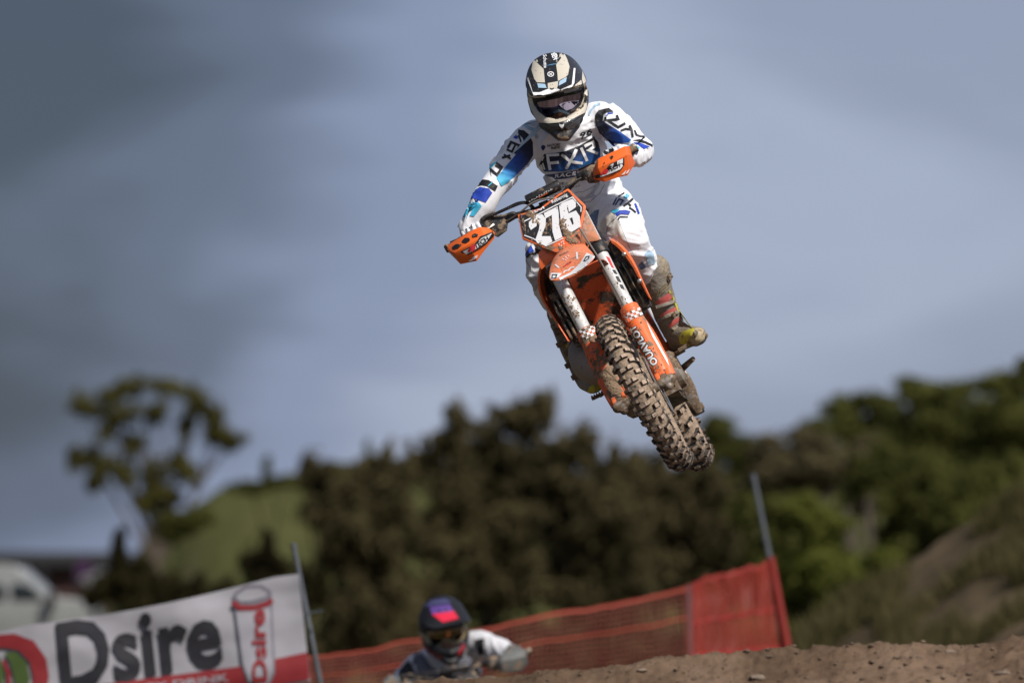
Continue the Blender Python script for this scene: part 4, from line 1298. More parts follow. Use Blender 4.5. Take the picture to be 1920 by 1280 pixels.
decal('digit', [zN([(735, 690), (860, 592), (935, 575), (990, 640), (985, 745), (925, 905), (1060, 905), (1088, 985), (985, 1045), (860, 1005), (832, 960), (885, 810), (898, 720), (880, 680), (852, 700), (852, 750), (765, 812), (735, 760)])], pb, WPRINT, npl, 0.0034)
decal('digit', [zN([(958, 560), (1165, 458), (1182, 560), (1190, 750), (1238, 920), (1128, 972), (1090, 840), (1082, 650), (1078, 590), (985, 640)])], pb, WPRINT, npl, 0.0036)
decal('digit', [[zN([(1188, 450), (1240, 405), (1390, 345), (1440, 400), (1440, 470), (1335, 545), (1322, 470), (1305, 480), (1330, 565), (1440, 520), (1500, 610), (1512, 760), (1380, 842), (1240, 790), (1210, 640)]), zN([(1348, 645), (1385, 620), (1408, 720), (1388, 738)])]], pb, WPRINT, npl, 0.0036)
lettering('lettering', 'TEAM', zN([(775, 575)])[0], zN([(970, 490)])[0], 6.5, pb, WPRINT, npl, 0.0034, bold=0.02)
lettering('lettering', 'Rebernig', zN([(1085, 415)])[0], zN([(1320, 298)])[0], 6.5, pb, WPRINT, npl, 0.0034, bold=0.015)
decal('plate_dots', [stroke(zN([(x, y), (x + 16, y - 8)]), 1.8) for x, y in ((1180, 1030), (1215, 1050), (1215, 1000), (1250, 1020), (1240, 985))], pb, WPRINT, npl, 0.0024)
# side of the mask beside the right fork and the left wing of the fender base
MB().prism([Q(x, y, -0.30) for x, y in zN([(1585, 520), (1640, 620), (1790, 920), (1805, 950), (1760, 970), (1520, 1000), (1518, 830)])], -F * 0.006).build('mask_wing', material('orange_dusty', (0.74, 0.30, 0.16), 0.5, mud=0.3, mscale=9, specks=0.3, mudcol=(0.62, 0.42, 0.32)), npl, bevel=0.002)
MB().prism([Q(x, y, -0.31) for x, y in zF([(235, 265), (340, 190), (530, 290), (520, 330), (410, 410), (285, 525), (250, 480), (240, 400)])], -F * 0.006).build('mask_wing', ORANGE, npl, bevel=0.002)
MB().prism([Q(x, y, -0.345) for x, y in zN([(1535, 530), (1640, 620), (1775, 880), (1700, 870), (1560, 700)])], -F * 0.006).build('mask_wing', WCLEAN, npl, bevel=0.002)
MB().prism([Q(x, y, -0.33) for x, y in ((1002, 464), (1016, 470), (1012, 478), (1004, 474))], -F * 0.02).build('mask_strap', BLACKM, npl, bevel=0.003)
# fender graphics
fb = bvh_of(fen)
decal('fender_print', [zF([(430, 575), (590, 580), (545, 640), (400, 690)]), zF([(960, 275), (1090, 325), (985, 440), (800, 575), (560, 680), (545, 650), (720, 570), (860, 440)])], fb, WCLEAN, fen, 0.0030, maxlen=4)
decal('fender_emblem', [[zF([(440, 600), (525, 598), (505, 660), (430, 665)]), zF([(455, 615), (500, 613), (490, 648), (450, 652)])]], fb, BDECAL, fen, 0.0045, maxlen=4)
decal('fender_emblem', [[zF([(910, 400), (950, 330), (1010, 320), (1005, 360), (940, 410)]), zF([(935, 390), (960, 345), (990, 340), (985, 358), (945, 392)])]], fb, BDECAL, fen, 0.0045, maxlen=4)
decal('fender_flash', [stroke(zF([(812, 265), (822, 370)]), 3.4), stroke(zF([(490, 450), (545, 500)]), 3), stroke(zF([(610, 580), (640, 545), (690, 540), (720, 500), (780, 490)]), 2), stroke(zF([(830, 465), (870, 440), (890, 430)]), 1.6)] + [stroke(zF([(x, y), (x + 18, y - 5)]), 1.8) for x, y in ((600, 375), (640, 385), (640, 345), (680, 325), (660, 365))], fb, WCLEAN, fen, 0.0030, maxlen=4)
decal('fender_lettering', worn_marks(zF([(560, 330)])[0], zF([(700, 265)])[0], 3.6, 6, 2), fb, BDECAL, fen, 0.0030, maxlen=3)
decal('fender_lettering', worn_marks(zF([(615, 500)])[0], zF([(750, 420)])[0], 4, 7, 3), fb, RED, fen, 0.0030, maxlen=3)
MB().prism([Q(x, y, -0.24) for x, y in ((1070, 466), (1078, 461), (1088, 459), (1091, 464), (1082, 467), (1073, 469))], -F * 0.01).build('fender_vent', RED, fen)

# fork graphics
gobs = [o for o in bpy.data.objects if o.name.startswith('fork_guard')]
gb = bvh_of(*gobs)
gr = next(o for o in gobs if loc_of(o.data.vertices[0].co)[1] > 0)
gl = next(o for o in gobs if o is not gr)
def checker(x0, y0, ux, uy, n, m, s):
    r = []
    for i in range(n):
        for j in range(m):
            if (i + j) % 2 == 0:
                cx, cy = x0 + ux[0] * i + uy[0] * j, y0 + ux[1] * i + uy[1] * j
                r.append([(cx, cy), (cx + ux[0], cy + ux[1]), (cx + ux[0] + uy[0], cy + ux[1] + uy[1]), (cx + uy[0], cy + uy[1])])
    return r
decal('checker_print', checker(1166, 592, (4.6, -2.2), (2.2, 4.4), 7, 3, 1), gb, WPRINT, gr, 0.0026, maxlen=4)
decal('checker_print', checker(1086, 620, (4.6, -2.2), (2.2, 4.4), 6, 4, 1), gb, WPRINT, gl, 0.0026, maxlen=4)
lettering('guard_lettering', 'OUAVLOT', zT([(707, 1193)])[0], zT([(498, 857)])[0], 13.5, gb, BDECAL, gr, 0.0024, bold=0.10, maxlen=4)
lettering('guard_lettering', 'OUAVLOT', zT([(705, 1190)])[0], zT([(500, 860)])[0], 12.5, gb, WPRINT, gr, 0.0028, bold=0.035, maxlen=4)
decal('guard_side_print', [zT([(600, 830), (640, 900), (780, 1150), (800, 1220), (770, 1170), (650, 960)])], gb, WCLEAN, gr, 0.0026, maxlen=4)
decal('guard_mud', [zG([(545, 760), (600, 800), (700, 940), (760, 1030), (640, 1050), (560, 960), (520, 850)])], gb, MUDM, gl, 0.0030, maxlen=4)
tb = bvh_of(*[o for o in bpy.data.objects if o.name.startswith('fork_tube')])
tr_ = next(o for o in bpy.data.objects if o.name.startswith('fork_tube') and loc_of(o.data.vertices[0].co)[1] > 0)
decal('tube_print', [zT([(255, 275), (285, 290), (325, 380), (305, 370)])], tb, RED, tr_, 0.0024, maxlen=4)
decal('tube_print', [zT([(310, 390), (335, 395), (355, 430), (330, 425)]), zT([(338, 445), (362, 450), (388, 500), (360, 492)]), zT([(372, 515), (398, 522), (415, 560), (390, 552)])], tb, BDECAL, tr_, 0.0024, maxlen=4)

# handlebar
bar = [(846, 458, -0.475), (935, 417, -0.465), (968, 404, -0.455), (1004, 394, -0.44), (1050, 370, -0.44), (1076, 341, -0.455), (1105, 322, -0.465), (1196, 278, -0.475)]
op, orr = spline([Q(*p) for p in bar], [0.012] * len(bar), 5)
hb = MB().tube(op, 0.0125, 14).build('handlebar', BLACKM, bike)
MB().tube([Q(987, 377, -0.40), Q(1050, 346, -0.40)], 0.023, 18).build('bar_pad', BLACK, bike, bevel=0.006)
MB().tube([Q(1018, 378, -0.43), Q(1022, 388, -0.43)], 0.02, 10).tube([Q(1048, 364, -0.43), Q(1052, 374, -0.43)], 0.02, 10).build('bar_clamp', BLACK, bike)
pbv = bvh_of(next(o for o in bpy.data.objects if o.name == 'bar_pad'))
pado = bpy.data.objects['bar_pad']
decal('lettering', worn_marks((992, 379.5), (1037, 355), 3.2, 10, 4), pbv, WPRINT, pado, 0.002, maxlen=3)
decal('pad_stripe', [stroke([(1010, 370.5), (1027, 361.5)], 1.5)], pbv, ORANGE_C, pado, 0.0028, maxlen=3)
for sy, a, b in ((-1, (862, 452), (920, 424)), (1, (1134, 308), (1188, 282))):
    gmb = MB()
    p0, p1 = Q(*a, -0.474), Q(*b, -0.466)
    ps, rs = [], []
    for i in range(29):
        ps.append(p0.lerp(p1, i / 28)); rs.append(0.0165 if i % 2 else 0.0150)
    gmb.tube(ps, rs, 16)
    gmb.build('grip', BLACK, hb, angle=20)
# throttle housing and perch
blob(MB().capsule(Q(918, 424, -0.46), 0.030, Q(940, 413, -0.455), 0.024).capsule(Q(940, 415, -0.45), 0.022, Q(962, 404, -0.45), 0.018).capsule(Q(905, 412, -0.46), 0.014, Q(925, 402, -0.45), 0.013), 'throttle_housing', BLACKM, hb, 0.005, 3)
MB().prism([Q(x, y, -0.42) for x, y in ((912, 424), (925, 418), (944, 409), (952, 415), (950, 432), (933, 445), (926, 441), (922, 432))], -F * 0.02).build('guard_mount', BLACKM, hb, bevel=0.004)
blob(MB().capsule(Q(1090, 331, -0.455), 0.020, Q(1112, 320, -0.455), 0.026).capsule(Q(1102, 328, -0.44), 0.024, Q(1118, 336, -0.43), 0.018), 'clutch_perch', BLACKM, hb, 0.005, 3)
MB().prism([Q(x, y, -0.42) for x, y in ((1098, 318), (1114, 312), (1122, 330), (1120, 342), (1104, 344), (1096, 332))], -F * 0.02).build('guard_mount', BLACKM, hb, bevel=0.004)
MB().tube([Q(1112, 322, -0.43), Q(1122, 322, -0.41), Q(1150, 308, -0.405), Q(1182, 294, -0.42)], [0.008, 0.007, 0.006, 0.007], 8).build('clutch_lever', METAL, hb)
MB().tube([Q(928, 420, -0.43), Q(915, 428, -0.41), Q(890, 440, -0.405), Q(864, 455, -0.42)], [0.008, 0.007, 0.006, 0.007], 8).build('brake_lever', METAL, hb)
for nm, pts_, r, m in (
    ('throttle_cable', [(904, 418, -0.46), (912, 408, -0.44), (935, 399, -0.42), (960, 388, -0.40), (980, 381, -0.39), (992, 384, -0.40), (1000, 395, -0.42)], 0.0048, BLACK),
    ('throttle_cable', [(908, 413, -0.45), (925, 402, -0.43), (950, 390, -0.41), (972, 380, -0.40), (990, 380, -0.40), (1004, 392, -0.43)], 0.0044, BLACK),
    ('brake_line', [(944, 418, -0.43), (962, 408, -0.40), (978, 396, -0.37), (994, 383, -0.36), (1012, 375, -0.36), (1036, 372, -0.36), (1050, 380, -0.38), (1060, 400, -0.36)], 0.0040, CABLE),
    ('clutch_line', [(1094, 332, -0.44), (1078, 340, -0.43), (1064, 352, -0.42), (1052, 372, -0.44)], 0.0042, BLACK)):
    o_, _ = spline([Q(*p) for p in pts_], [1] * len(pts_), 5)
    MB().tube(o_, r, 8).build(nm, m, bike)

# hand guards: two planes meeting at a crease, with a real return to the bar end
def guard(top, crease, low, xt, xc, xl_, name):
    rows = [[Q(x, y, d) for (x, y), d in zip(r, ds)] for r, ds in ((top, xt), (crease, xc), (low, xl_))]
    return MB().grid(rows).build(name, ORANGE_C, bike, solid=0.005, bevel=0.0015, fixn=False, angle=25)
hgl = guard([(838, 461), (862, 446), (886, 432), (900, 426), (915, 428)], [(840, 470), (853, 474), (880, 458), (908, 441), (927, 436)], [(842, 472), (864, 495), (894, 489), (908, 470), (927, 446)],
            [-0.45, -0.40, -0.385, -0.385, -0.40], [-0.43, -0.365, -0.345, -0.35, -0.385], [-0.43, -0.39, -0.365, -0.365, -0.39], 'hand_guard')
hgr = guard([(1112, 320), (1122, 298), (1148, 286), (1170, 275), (1180, 274)], [(1113, 328), (1122, 316), (1150, 303), (1175, 290), (1184, 292)], [(1114, 336), (1134, 341), (1158, 333), (1176, 329), (1191, 306)],
            [-0.40, -0.385, -0.385, -0.40, -0.45], [-0.385, -0.35, -0.345, -0.365, -0.42], [-0.39, -0.365, -0.365, -0.39, -0.43], 'hand_guard')
MB().tube([Q(837, 461, -0.455), Q(842, 470, -0.44)], 0.012, 8).tube([Q(838, 462, -0.46), Q(884, 434, -0.40)], 0.0055, 6).build('guard_edge', BLACK, hgl)
hb_ = bvh_of(hgl, hgr)
hk = dict(maxlen=4, near=22.85)
decal('guard_sticker', [zK([(140, 1160), (255, 1100), (300, 1040), (400, 1000), (412, 1030), (345, 1100), (250, 1160), (195, 1190)])], hb_, BDECAL, hgl, 0.0040, **hk)
decal('guard_sticker', [zK([(160, 1158), (250, 1112), (310, 1050), (392, 1012), (345, 1085), (250, 1148), (195, 1180)])], hb_, WPRINT, hgl, 0.0050, **hk)
decal('guard_emblem', [zK([(200, 1150), (235, 1100), (262, 1105), (262, 1135), (235, 1165), (230, 1145), (212, 1168)])], hb_, RED, hgl, 0.0060, **hk)
lettering('lettering', 'TECH', zK([(266, 1133)])[0], zK([(372, 1062)])[0], 8.5, hb_, BDECAL, hgl, 0.0060, bold=0.03, shear=0.2, near=22.85)
decal('guard_vent', [zK([(155, 1075), (180, 1050), (215, 1052), (220, 1072), (190, 1092), (160, 1090)]), zK([(235, 1030), (255, 1017), (285, 1022), (280, 1040), (240, 1048)]), zK([(75, 1125), (110, 1100), (155, 1105), (125, 1135), (85, 1140)])], hb_, BLACK, hgl, 0.0040, **hk)
decal('guard_slash', [zK([(205, 1235), (240, 1215), (280, 1195), (270, 1210), (230, 1232)]), zK([(228, 1210), (270, 1190), (285, 1185), (262, 1205)])], hb_, WPRINT, hgl, 0.0040, **hk)
decal('guard_sticker', [zJ([(1050, 1025), (1170, 990), (1250, 880), (1440, 790), (1440, 890), (1390, 950), (1300, 1000), (1080, 1060)])], hb_, BDECAL, hgr, 0.0040, **hk)
decal('guard_sticker', [zJ([(1130, 1025), (1180, 1010), (1230, 960), (1410, 870), (1420, 900), (1385, 940), (1290, 985), (1140, 1040)]), zJ([(1265, 880), (1305, 860), (1300, 920), (1265, 930)]), zJ([(1345, 835), (1420, 800), (1420, 860), (1350, 880)])], hb_, WPRINT, hgr, 0.0050, **hk)
decal('guard_emblem', [zJ([(1130, 1010), (1190, 935), (1228, 940), (1235, 975), (1190, 1012), (1180, 985), (1160, 1015)])], hb_, RED, hgr, 0.0062, **hk)
lettering('lettering', 'TECH', zJ([(1238, 975)])[0], zJ([(1395, 905)])[0], 8.5, hb_, BDECAL, hgr, 0.0062, bold=0.03, shear=0.2, near=22.85)
decal('guard_vent', [zJ([(1255, 785), (1285, 765), (1305, 785), (1280, 820)]), zJ([(1175, 865), (1195, 850), (1190, 880)])], hb_, BLACK, hgr, 0.0040, **hk)
decal('guard_slash', [zJ([(1400, 1015), (1455, 960), (1470, 945), (1440, 1005)]), zJ([(1455, 1005), (1480, 960), (1510, 935), (1480, 990)])], hb_, WPRINT, hgr, 0.0040, **hk)
MB().tube([Q(1178, 284, -0.455), Q(1190, 276, -0.47)], [0.016, 0.018], 10).build('bar_end', METALM, hgr)

# clods of mud on plate, forks, guards
def mud_on(bvh, spots, parent, seed, name='mud', k_=1.0):
    g = random.Random(seed)
    mb = MB()
    for (x, y, r, n) in spots:
        for i in range(n):
            px, py = x + g.gauss(0, r * 0.55), y + g.gauss(0, r * 0.55)
            rr = k_ * r * g.uniform(0.2, 0.6) / 475
            ray = (P(px, py, 1) - CAM).normalized()
            loc, nn, _, _ = bvh.ray_cast(CAM, ray)
            if loc is None:
                continue
            if nn.dot(ray) > 0:
                nn = -nn
            q = nn.to_track_quat('Z', 'Y').to_matrix() @ Matrix.Rotation(g.uniform(0, 6.28), 3, 'Z')
            vs, fs = SHAPES[g.randrange(8)]
            k = g.uniform(0.7, 1.5)
            mb.add([loc + nn * rr * 0.15 + (q @ Vector((v.x * k, v.y / k, v.z * 0.8))) * rr for v in vs], fs)
    o = mb.build(name, MUDM, parent, fixn=False, angle=70)
    return tag(o, kind='stuff')
def along(pts, r, n):
    out_ = []
    pts = zN(pts)
    for a, b in zip(pts[:-1], pts[1:]):
        for k in range(4):
            out_.append((a[0] + (b[0] - a[0]) * k / 4, a[1] + (b[1] - a[1]) * k / 4, r, n))
    return out_
spots = along([(630, 600), (660, 720), (680, 850)], 3.2, 5) + along([(750, 560), (800, 620), (860, 710)], 5.5, 6) + along([(1020, 510), (1040, 620), (1080, 760), (1140, 845)], 3.4, 5) + along([(985, 700), (1000, 800), (995, 890)], 3.2, 5)
spots += along([(1240, 650), (1245, 750), (1290, 850), (1340, 930), (1400, 995)], 5.5, 7) + along([(900, 990), (940, 1030)], 4.2, 6) + along([(1200, 1080), (1240, 1068)], 3, 4) + [(*zN([p])[0], 2.2, 3) for p in ((1385, 560), (1430, 420), (1495, 450), (1490, 720), (1355, 775), (1380, 465), (740, 870), (1100, 980), (920, 940), (700, 560), (1240, 240), (1330, 265))]
mud_on(pb, [(x, y, r, n + 3) for x, y, r, n in spots], npl, 5, 'mud', 1.15)
mud_on(gb, [(*zG([p])[0], 6, 12) for p in ((350, 360), (400, 420), (450, 560), (480, 640), (440, 700), (560, 800), (600, 880), (640, 940), (700, 1000), (600, 960), (560, 860))], gl, 6)
mud_on(gb, [(*zT([p])[0], 3, 5) for p in ((680, 1100), (660, 1215), (540, 960), (700, 1230), (560, 1040))], gr, 7)
mud_on(tb, [(*zF([p])[0], 4, 6) for p in ((700, 930), (760, 960), (600, 930), (650, 1030), (740, 1110), (800, 1150), (830, 1190), (720, 1160))], bpy.data.objects['fork_tube'], 8)

mud_on(fb, [(1050, 500, 5, 5), (1075, 495, 6, 5), (1092, 472, 5, 5), (1060, 515, 5, 5), (1085, 505, 4, 4), (1042, 508, 4, 4)], fen, 9, 'mud', 0.5)
mud_on(gb, [(1200, 620, 10, 10), (1215, 655, 10, 9), (1235, 690, 9, 12), (1180, 590, 8, 8)], gr, 10, 'mud', 0.35)
mud_on(tb, [(1140, 500, 9, 8), (1155, 530, 9, 9), (1170, 560, 8, 9), (1060, 560, 8, 10), (1080, 590, 9, 14)], tr_, 11, 'mud', 0.35)
mud_on(hb_, [(875, 470, 10, 8), (905, 450, 10, 8), (1140, 320, 10, 8), (1165, 300, 9, 7)], hgl, 12, 'mud', 0.25)
# ================================================================== THE RIDER
rider = thing('person', Q(1190, 690, -0.93), 'rider in white and blue jersey and cream helmet standing on the jumping orange bike', 'person')
def cloth(amp, seed, base=0.0):
    o = Vector((seed, seed * 2.3, seed * 0.7))
    def f(p, n):
        q = p * 9 + o
        w = Vector((noise.noise(q * 0.5), noise.noise(q * 0.5 + Vector((7, 1, 3))), noise.noise(q * 0.5 + Vector((2, 9, 5))))) * 1.3
        a = 1 - abs(noise.noise(q + w)) * 2
        b = 1 - abs(noise.noise((q + w) * 2.1 + Vector((3, 3, 3)))) * 2
        return amp * (max(0, a) ** 2 * 0.9 + max(0, b) ** 2 * 0.4 - 0.35) + base
    return f
S_ = lambda x, y, z: Q(x, y, z)
body = MB()
# trunk
body.ball(Q(1068, 278, -0.74), (0.150, 0.115, 0.135), Matrix((L, F, U)).transposed())
body.ball(Q(1062, 250, -0.70), (0.155, 0.10, 0.085), Matrix((L, F, U)).transposed())
body.ball(Q(1088, 330, -0.86), (0.150, 0.12, 0.14), Matrix((L, F, U)).transposed())
body.ball(Q(1102, 372, -0.98), (0.150, 0.125, 0.13), Matrix((L, F, U)).transposed())
body.ball(Q(1118, 402, -1.08), (0.165, 0.14, 0.12), Matrix((L, F, U)).transposed())
body.capsule(Q(1060, 245, -0.68), 0.065, Q(1050, 212, -0.60), 0.06)
# shoulders and arms
body.chain([(Q(1050, 250, -0.72), 0.08), (Q(1004, 256, -0.70), 0.070), (Q(988, 266, -0.69), 0.066), (Q(955, 305, -0.60), 0.060), (Q(924, 352, -0.52), 0.056), (Q(903, 385, -0.49), 0.050), (Q(884, 414, -0.485), 0.040), (Q(876, 430, -0.48), 0.034)])
body.chain([(Q(1080, 240, -0.72), 0.08), (Q(1120, 222, -0.70), 0.072), (Q(1140, 226, -0.69), 0.066), (Q(1172, 252, -0.62), 0.060), (Q(1202, 282, -0.60), 0.055), (Q(1196, 292, -0.55), 0.050), (Q(1178, 292, -0.50), 0.040), (Q(1166, 290, -0.48), 0.034)])
# legs: viewer's right, then left
body.chain([(Q(1135, 405, -1.06), 0.115), (Q(1150, 405, -0.92), 0.102), (Q(1160, 408, -0.80), 0.092), (Q(1166, 420, -0.70), 0.086), (Q(1172, 438, -0.67), 0.080), (Q(1184, 462, -0.70), 0.074), (Q(1204, 488, -0.75), 0.058), (Q(1222, 520, -0.80), 0.050)])
body.chain([(Q(1085, 425, -1.06), 0.115), (Q(1050, 445, -0.92), 0.102), (Q(1030, 470, -0.80), 0.092), (Q(1023, 492, -0.70), 0.084), (Q(1024, 512, -0.68), 0.078), (Q(1032, 535, -0.71), 0.070), (Q(1050, 575, -0.78), 0.055), (Q(1060, 600, -0.82), 0.05)])
bod = blob(body, 'body', WHITE, rider, 0.0058, 7, cloth(0.012, 4.2))
bv = bvh_of(bod)

# gloved hands: palm, four bent fingers, thumb, closed round the grip
WGLOVE = material('glove_white', (0.74, 0.74, 0.77), 0.7, bump=0.2, bscale=200, specks=0.1)
def hand(grip_c, along_, palm_dir, wrist, side, name):
    """along_: unit along the grip towards the thumb; fingers wrap over the front (camera side) of the grip"""
    mb = MB()
    up_ = U
    fw_ = F
    mb.capsule(wrist, 0.032, grip_c - fw_ * 0.045 + up_ * 0.022, 0.030)
    for k in (-0.028, 0.0, 0.028):
        mb.capsule(grip_c - fw_ * 0.05 + up_ * 0.022 + along_ * k, 0.024, grip_c - fw_ * 0.012 + up_ * 0.032 + along_ * k, 0.019)
    for i, (k, ln) in enumerate(((0.036, 0.95), (0.013, 1.05), (-0.010, 1.0), (-0.032, 0.85))):
        a = grip_c + along_ * k
        p0 = a - fw_ * 0.008 + up_ * 0.036
        p1 = a + fw_ * 0.026 * ln + up_ * 0.026
        p2 = a + fw_ * 0.031 * ln - up_ * 0.006
        p3 = a + fw_ * 0.010 - up_ * 0.027
        mb.capsule(p0, 0.0105, p1, 0.0100, 10).capsule(p1, 0.0100, p2, 0.0092, 10).capsule(p2, 0.0092, p3, 0.0082, 10)
    t0 = grip_c - fw_ * 0.035 + up_ * 0.005 + along_ * 0.040
    t1 = grip_c - fw_ * 0.012 - up_ * 0.022 + along_ * 0.050
    t2 = grip_c + fw_ * 0.016 - up_ * 0.026 + along_ * 0.046
    mb.capsule(t0, 0.014, t1, 0.0115, 10).capsule(t1, 0.0115, t2, 0.0095, 10)
    return blob(mb, name, WGLOVE, rider, 0.0032, 2, cloth(0.0015, 2.0))
gr_r = Q(888, 440, -0.472)                    # viewer's left grip
gr_l = Q(1156, 297, -0.470)
axr = (Q(935, 417, -0.465) - gr_r).normalized()
axl = (Q(1105, 322, -0.465) - gr_l).normalized()
hr_ = hand(gr_r, axr, None, Q(876, 430, -0.50), 1, 'glove')
hl_ = hand(gr_l, axl, None, Q(1168, 288, -0.51), 1, 'glove')
MB().tube([Q(880, 421, -0.49), Q(873, 434, -0.49)], [0.042, 0.039], 24).build('cuff', WGLOVE, hr_, bevel=0.004)
MB().tube([Q(1172, 292, -0.515), Q(1163, 292, -0.495)], [0.042, 0.039], 24).build('cuff', WGLOVE, hl_, bevel=0.004)
hbv = bvh_of(hr_, hl_, *[o for o in bpy.data.objects if o.name.startswith('cuff')])
decal('finger_print', [zJ([(1165, 640), (1190, 625), (1200, 680), (1190, 720), (1172, 725)]), zJ([(1245, 650), (1275, 630), (1300, 690), (1275, 730), (1245, 745)])], hbv, BPRINT, hl_, 0.002, maxlen=3)
lettering('lettering', 'FXR', zK([(120, 1005)])[0], zK([(245, 965)])[0], 6.5, hbv, BPRINT, hr_, 0.0025, bold=0.01, shear=0.2, maxlen=3, spacing=1.15)

# prints on jersey and pants
k = dict(maxlen=3.0)
G1 = gradient('chest_gradient', [(0.0, (0.012, 0.012, 0.016)), (0.35, (0.012, 0.02, 0.05)), (0.7, (0.02, 0.10, 0.34)), (1.0, (0.03, 0.20, 0.50))], Q(1062, 278, -0.62), Q(1078, 322, -0.62))
G2 = gradient('sleeve_gradient', [(0.0, (0.012, 0.012, 0.016)), (0.32, (0.013, 0.02, 0.06)), (0.55, (0.02, 0.07, 0.36)), (0.8, (0.03, 0.19, 0.48)), (1.0, (0.07, 0.45, 0.66))], Q(995, 250, -0.6), Q(940, 345, -0.5))
G3 = gradient('sleeve_gradient_left', [(0.0, (0.012, 0.012, 0.016)), (0.35, (0.013, 0.02, 0.07)), (0.7, (0.02, 0.09, 0.42)), (1.0, (0.02, 0.10, 0.40))], Q(1128, 215, -0.62), Q(1180, 268, -0.56))
decal('chest_panel', [zJ([(415, 745), (560, 730), (700, 705), (860, 640), (960, 585), (1045, 522), (1105, 590), (1130, 700), (1130, 780), (1050, 850), (850, 930), (650, 968), (420, 972), (350, 890), (385, 800)])], bv, G1, bod, 0.0030, **k)
jw = 5.2
decal('chest_letter', [stroke(zJ([(488, 948), (455, 762), (608, 752)]), jw), stroke(zJ([(482, 862), (600, 850)]), jw)], bv, WCLEAN, bod, 0.0045, **k)
decal('chest_letter', [stroke(zJ([(640, 752), (735, 830), (800, 850), (905, 862)]), jw), stroke(zJ([(825, 688), (775, 800), (695, 935)]), jw)], bv, WCLEAN, bod, 0.0045, **k)
decal('chest_letter', [stroke(zJ([(885, 665), (925, 750), (962, 835)]), jw), stroke(zJ([(930, 650), (1035, 588), (1048, 655), (985, 695), (1100, 738)]), jw)], bv, WCLEAN, bod, 0.0045, **k)
decal('chest_flash', [stroke(zJ([(412, 775), (385, 830)]), 2.6), stroke(zJ([(372, 880), (398, 945)]), 3.4), stroke(zJ([(398, 860), (425, 945)]), 3.0)], bv, WCLEAN, bod, 0.0045, **k)
decal('chest_bar', [zJ([(425, 1010), (520, 1000), (700, 975), (835, 948), (848, 1030), (700, 1058), (560, 1072), (520, 1040), (440, 1030)])], bv, NAVY, bod, 0.0030, **k)
lettering('chest_lettering', 'RACE', zJ([(545, 1050)])[0], zJ([(830, 1010)])[0], 7.2, bv, WCLEAN, bod, 0.0045, bold=0.02, shear=0.25, spacing=1.1)
decal('chest_bar', [zJ([(850, 940), (950, 895), (1050, 843), (1060, 868), (960, 922), (850, 965)])], bv, BPRINT, bod, 0.0030, **k)
lettering('chest_lettering', 'FACTORY', zJ([(450, 655)])[0], zJ([(630, 632)])[0], 4.2, bv, BPRINT, bod, 0.0030, bold=0.03, shear=0.25)
lettering('chest_lettering', 'RIDE', zJ([(500, 685)])[0], zJ([(625, 668)])[0], 4.2, bv, BPRINT, bod, 0.0030, bold=0.03, shear=0.25)
decal('chest_emblem', [zJ([(375, 645), (400, 628), (425, 640), (430, 660), (400, 705), (378, 670)])], bv, NAVY, bod, 0.0030, **k)
lettering('chest_lettering', '96', zJ([(885, 538)])[0], zJ([(1035, 472)])[0], 9, bv, BPRINT, bod, 0.0034, bold=0.035, shear=0.2, spacing=1.1)
decal('chest_line', [stroke(zJ([(888, 552), (960, 522), (1015, 492)]), 1.8)], bv, BPRINT, bod, 0.0030, **k)
lettering('chest_lettering', 'LIVE /', zJ([(540, 1150)])[0], zJ([(720, 1132)])[0], 4.6, bv, BPRINT, bod, 0.0030, bold=0.01, shear=0.3)
decal('chest_lettering', worn_marks(zJ([(610, 1182)])[0], zJ([(880, 1165)])[0], 4.2, 8, 6), bv, BPRINT, bod, 0.0030, maxlen=3)
decal('hem_print', [stroke(zN([(1430, 380), (1560, 340), (1700, 240), (1790, 110)]), 4.2), stroke(zN([(1480, 320), (1600, 330), (1730, 290)]), 3.4), stroke(zN([(1680, 290), (1750, 130)]), 4.0)], bv, GREYL, bod, 0.0030, **k)
decal('hem_line', [stroke(zN([(1420, 250), (1560, 230), (1700, 160), (1800, 90)]), 0.8), stroke(zN([(1500, 400), (1650, 380), (1800, 250), (1870, 120)]), 0.8)], bv, GREYC, bod, 0.0030, **k)
decal('side_panel', [zJ([(215, 940), (262, 972), (340, 1045), (400, 1110), (418, 1165), (365, 1230), (330, 1230), (255, 1085)])], bv, GREYC, bod, 0.0030, **k)
decal('shoulder_stripe', [stroke(zJ([(130, 340), (200, 400), (270, 440), (320, 540)]), 6)], bv, PALE, bod, 0.0030, **k)
decal('shoulder_stripe', [stroke(zJ([(985, 250), (1010, 190), (1060, 130), (1130, 100)]), 4)], bv, PALE, bod, 0.0030, **k)
# right sleeve (viewer's left)
decal('sleeve_panel', [zK([(605, 185), (650, 192), (690, 225), (720, 285), (722, 390), (685, 450), (590, 545), (520, 605), (470, 637), (430, 572), (505, 478), (585, 385), (650, 290), (640, 255), (602, 215)])], bv, G2, bod, 0.0030, **k)
decal('sleeve_letter', [stroke(zK([(520, 335), (548, 285), (620, 315), (575, 378)]), 4.6), stroke(zK([(585, 300), (552, 362), (512, 345)]), 3.6)], bv, BPRINT, bod, 0.0034, **k)
decal('sleeve_letter', [stroke(zK([(540, 392), (475, 412)]), 4.4), stroke(zK([(490, 385), (545, 420)]), 3.4)], bv, BPRINT, bod, 0.0034, **k)
decal('sleeve_letter', [stroke(zK([(378, 495), (435, 548), (468, 500), (420, 470)]), 4.6), stroke(zK([(430, 450), (480, 490)]), 4.0)], bv, BPRINT, bod, 0.0034, **k)
decal('sleeve_tab', [zK([(600, 232), (612, 222), (632, 280), (622, 290)])], bv, BPRINT, bod, 0.0034, **k)
decal('sleeve_tab', [zK([(565, 250), (585, 228), (605, 245), (590, 262)])], bv, ROYAL, bod, 0.0034, **k)
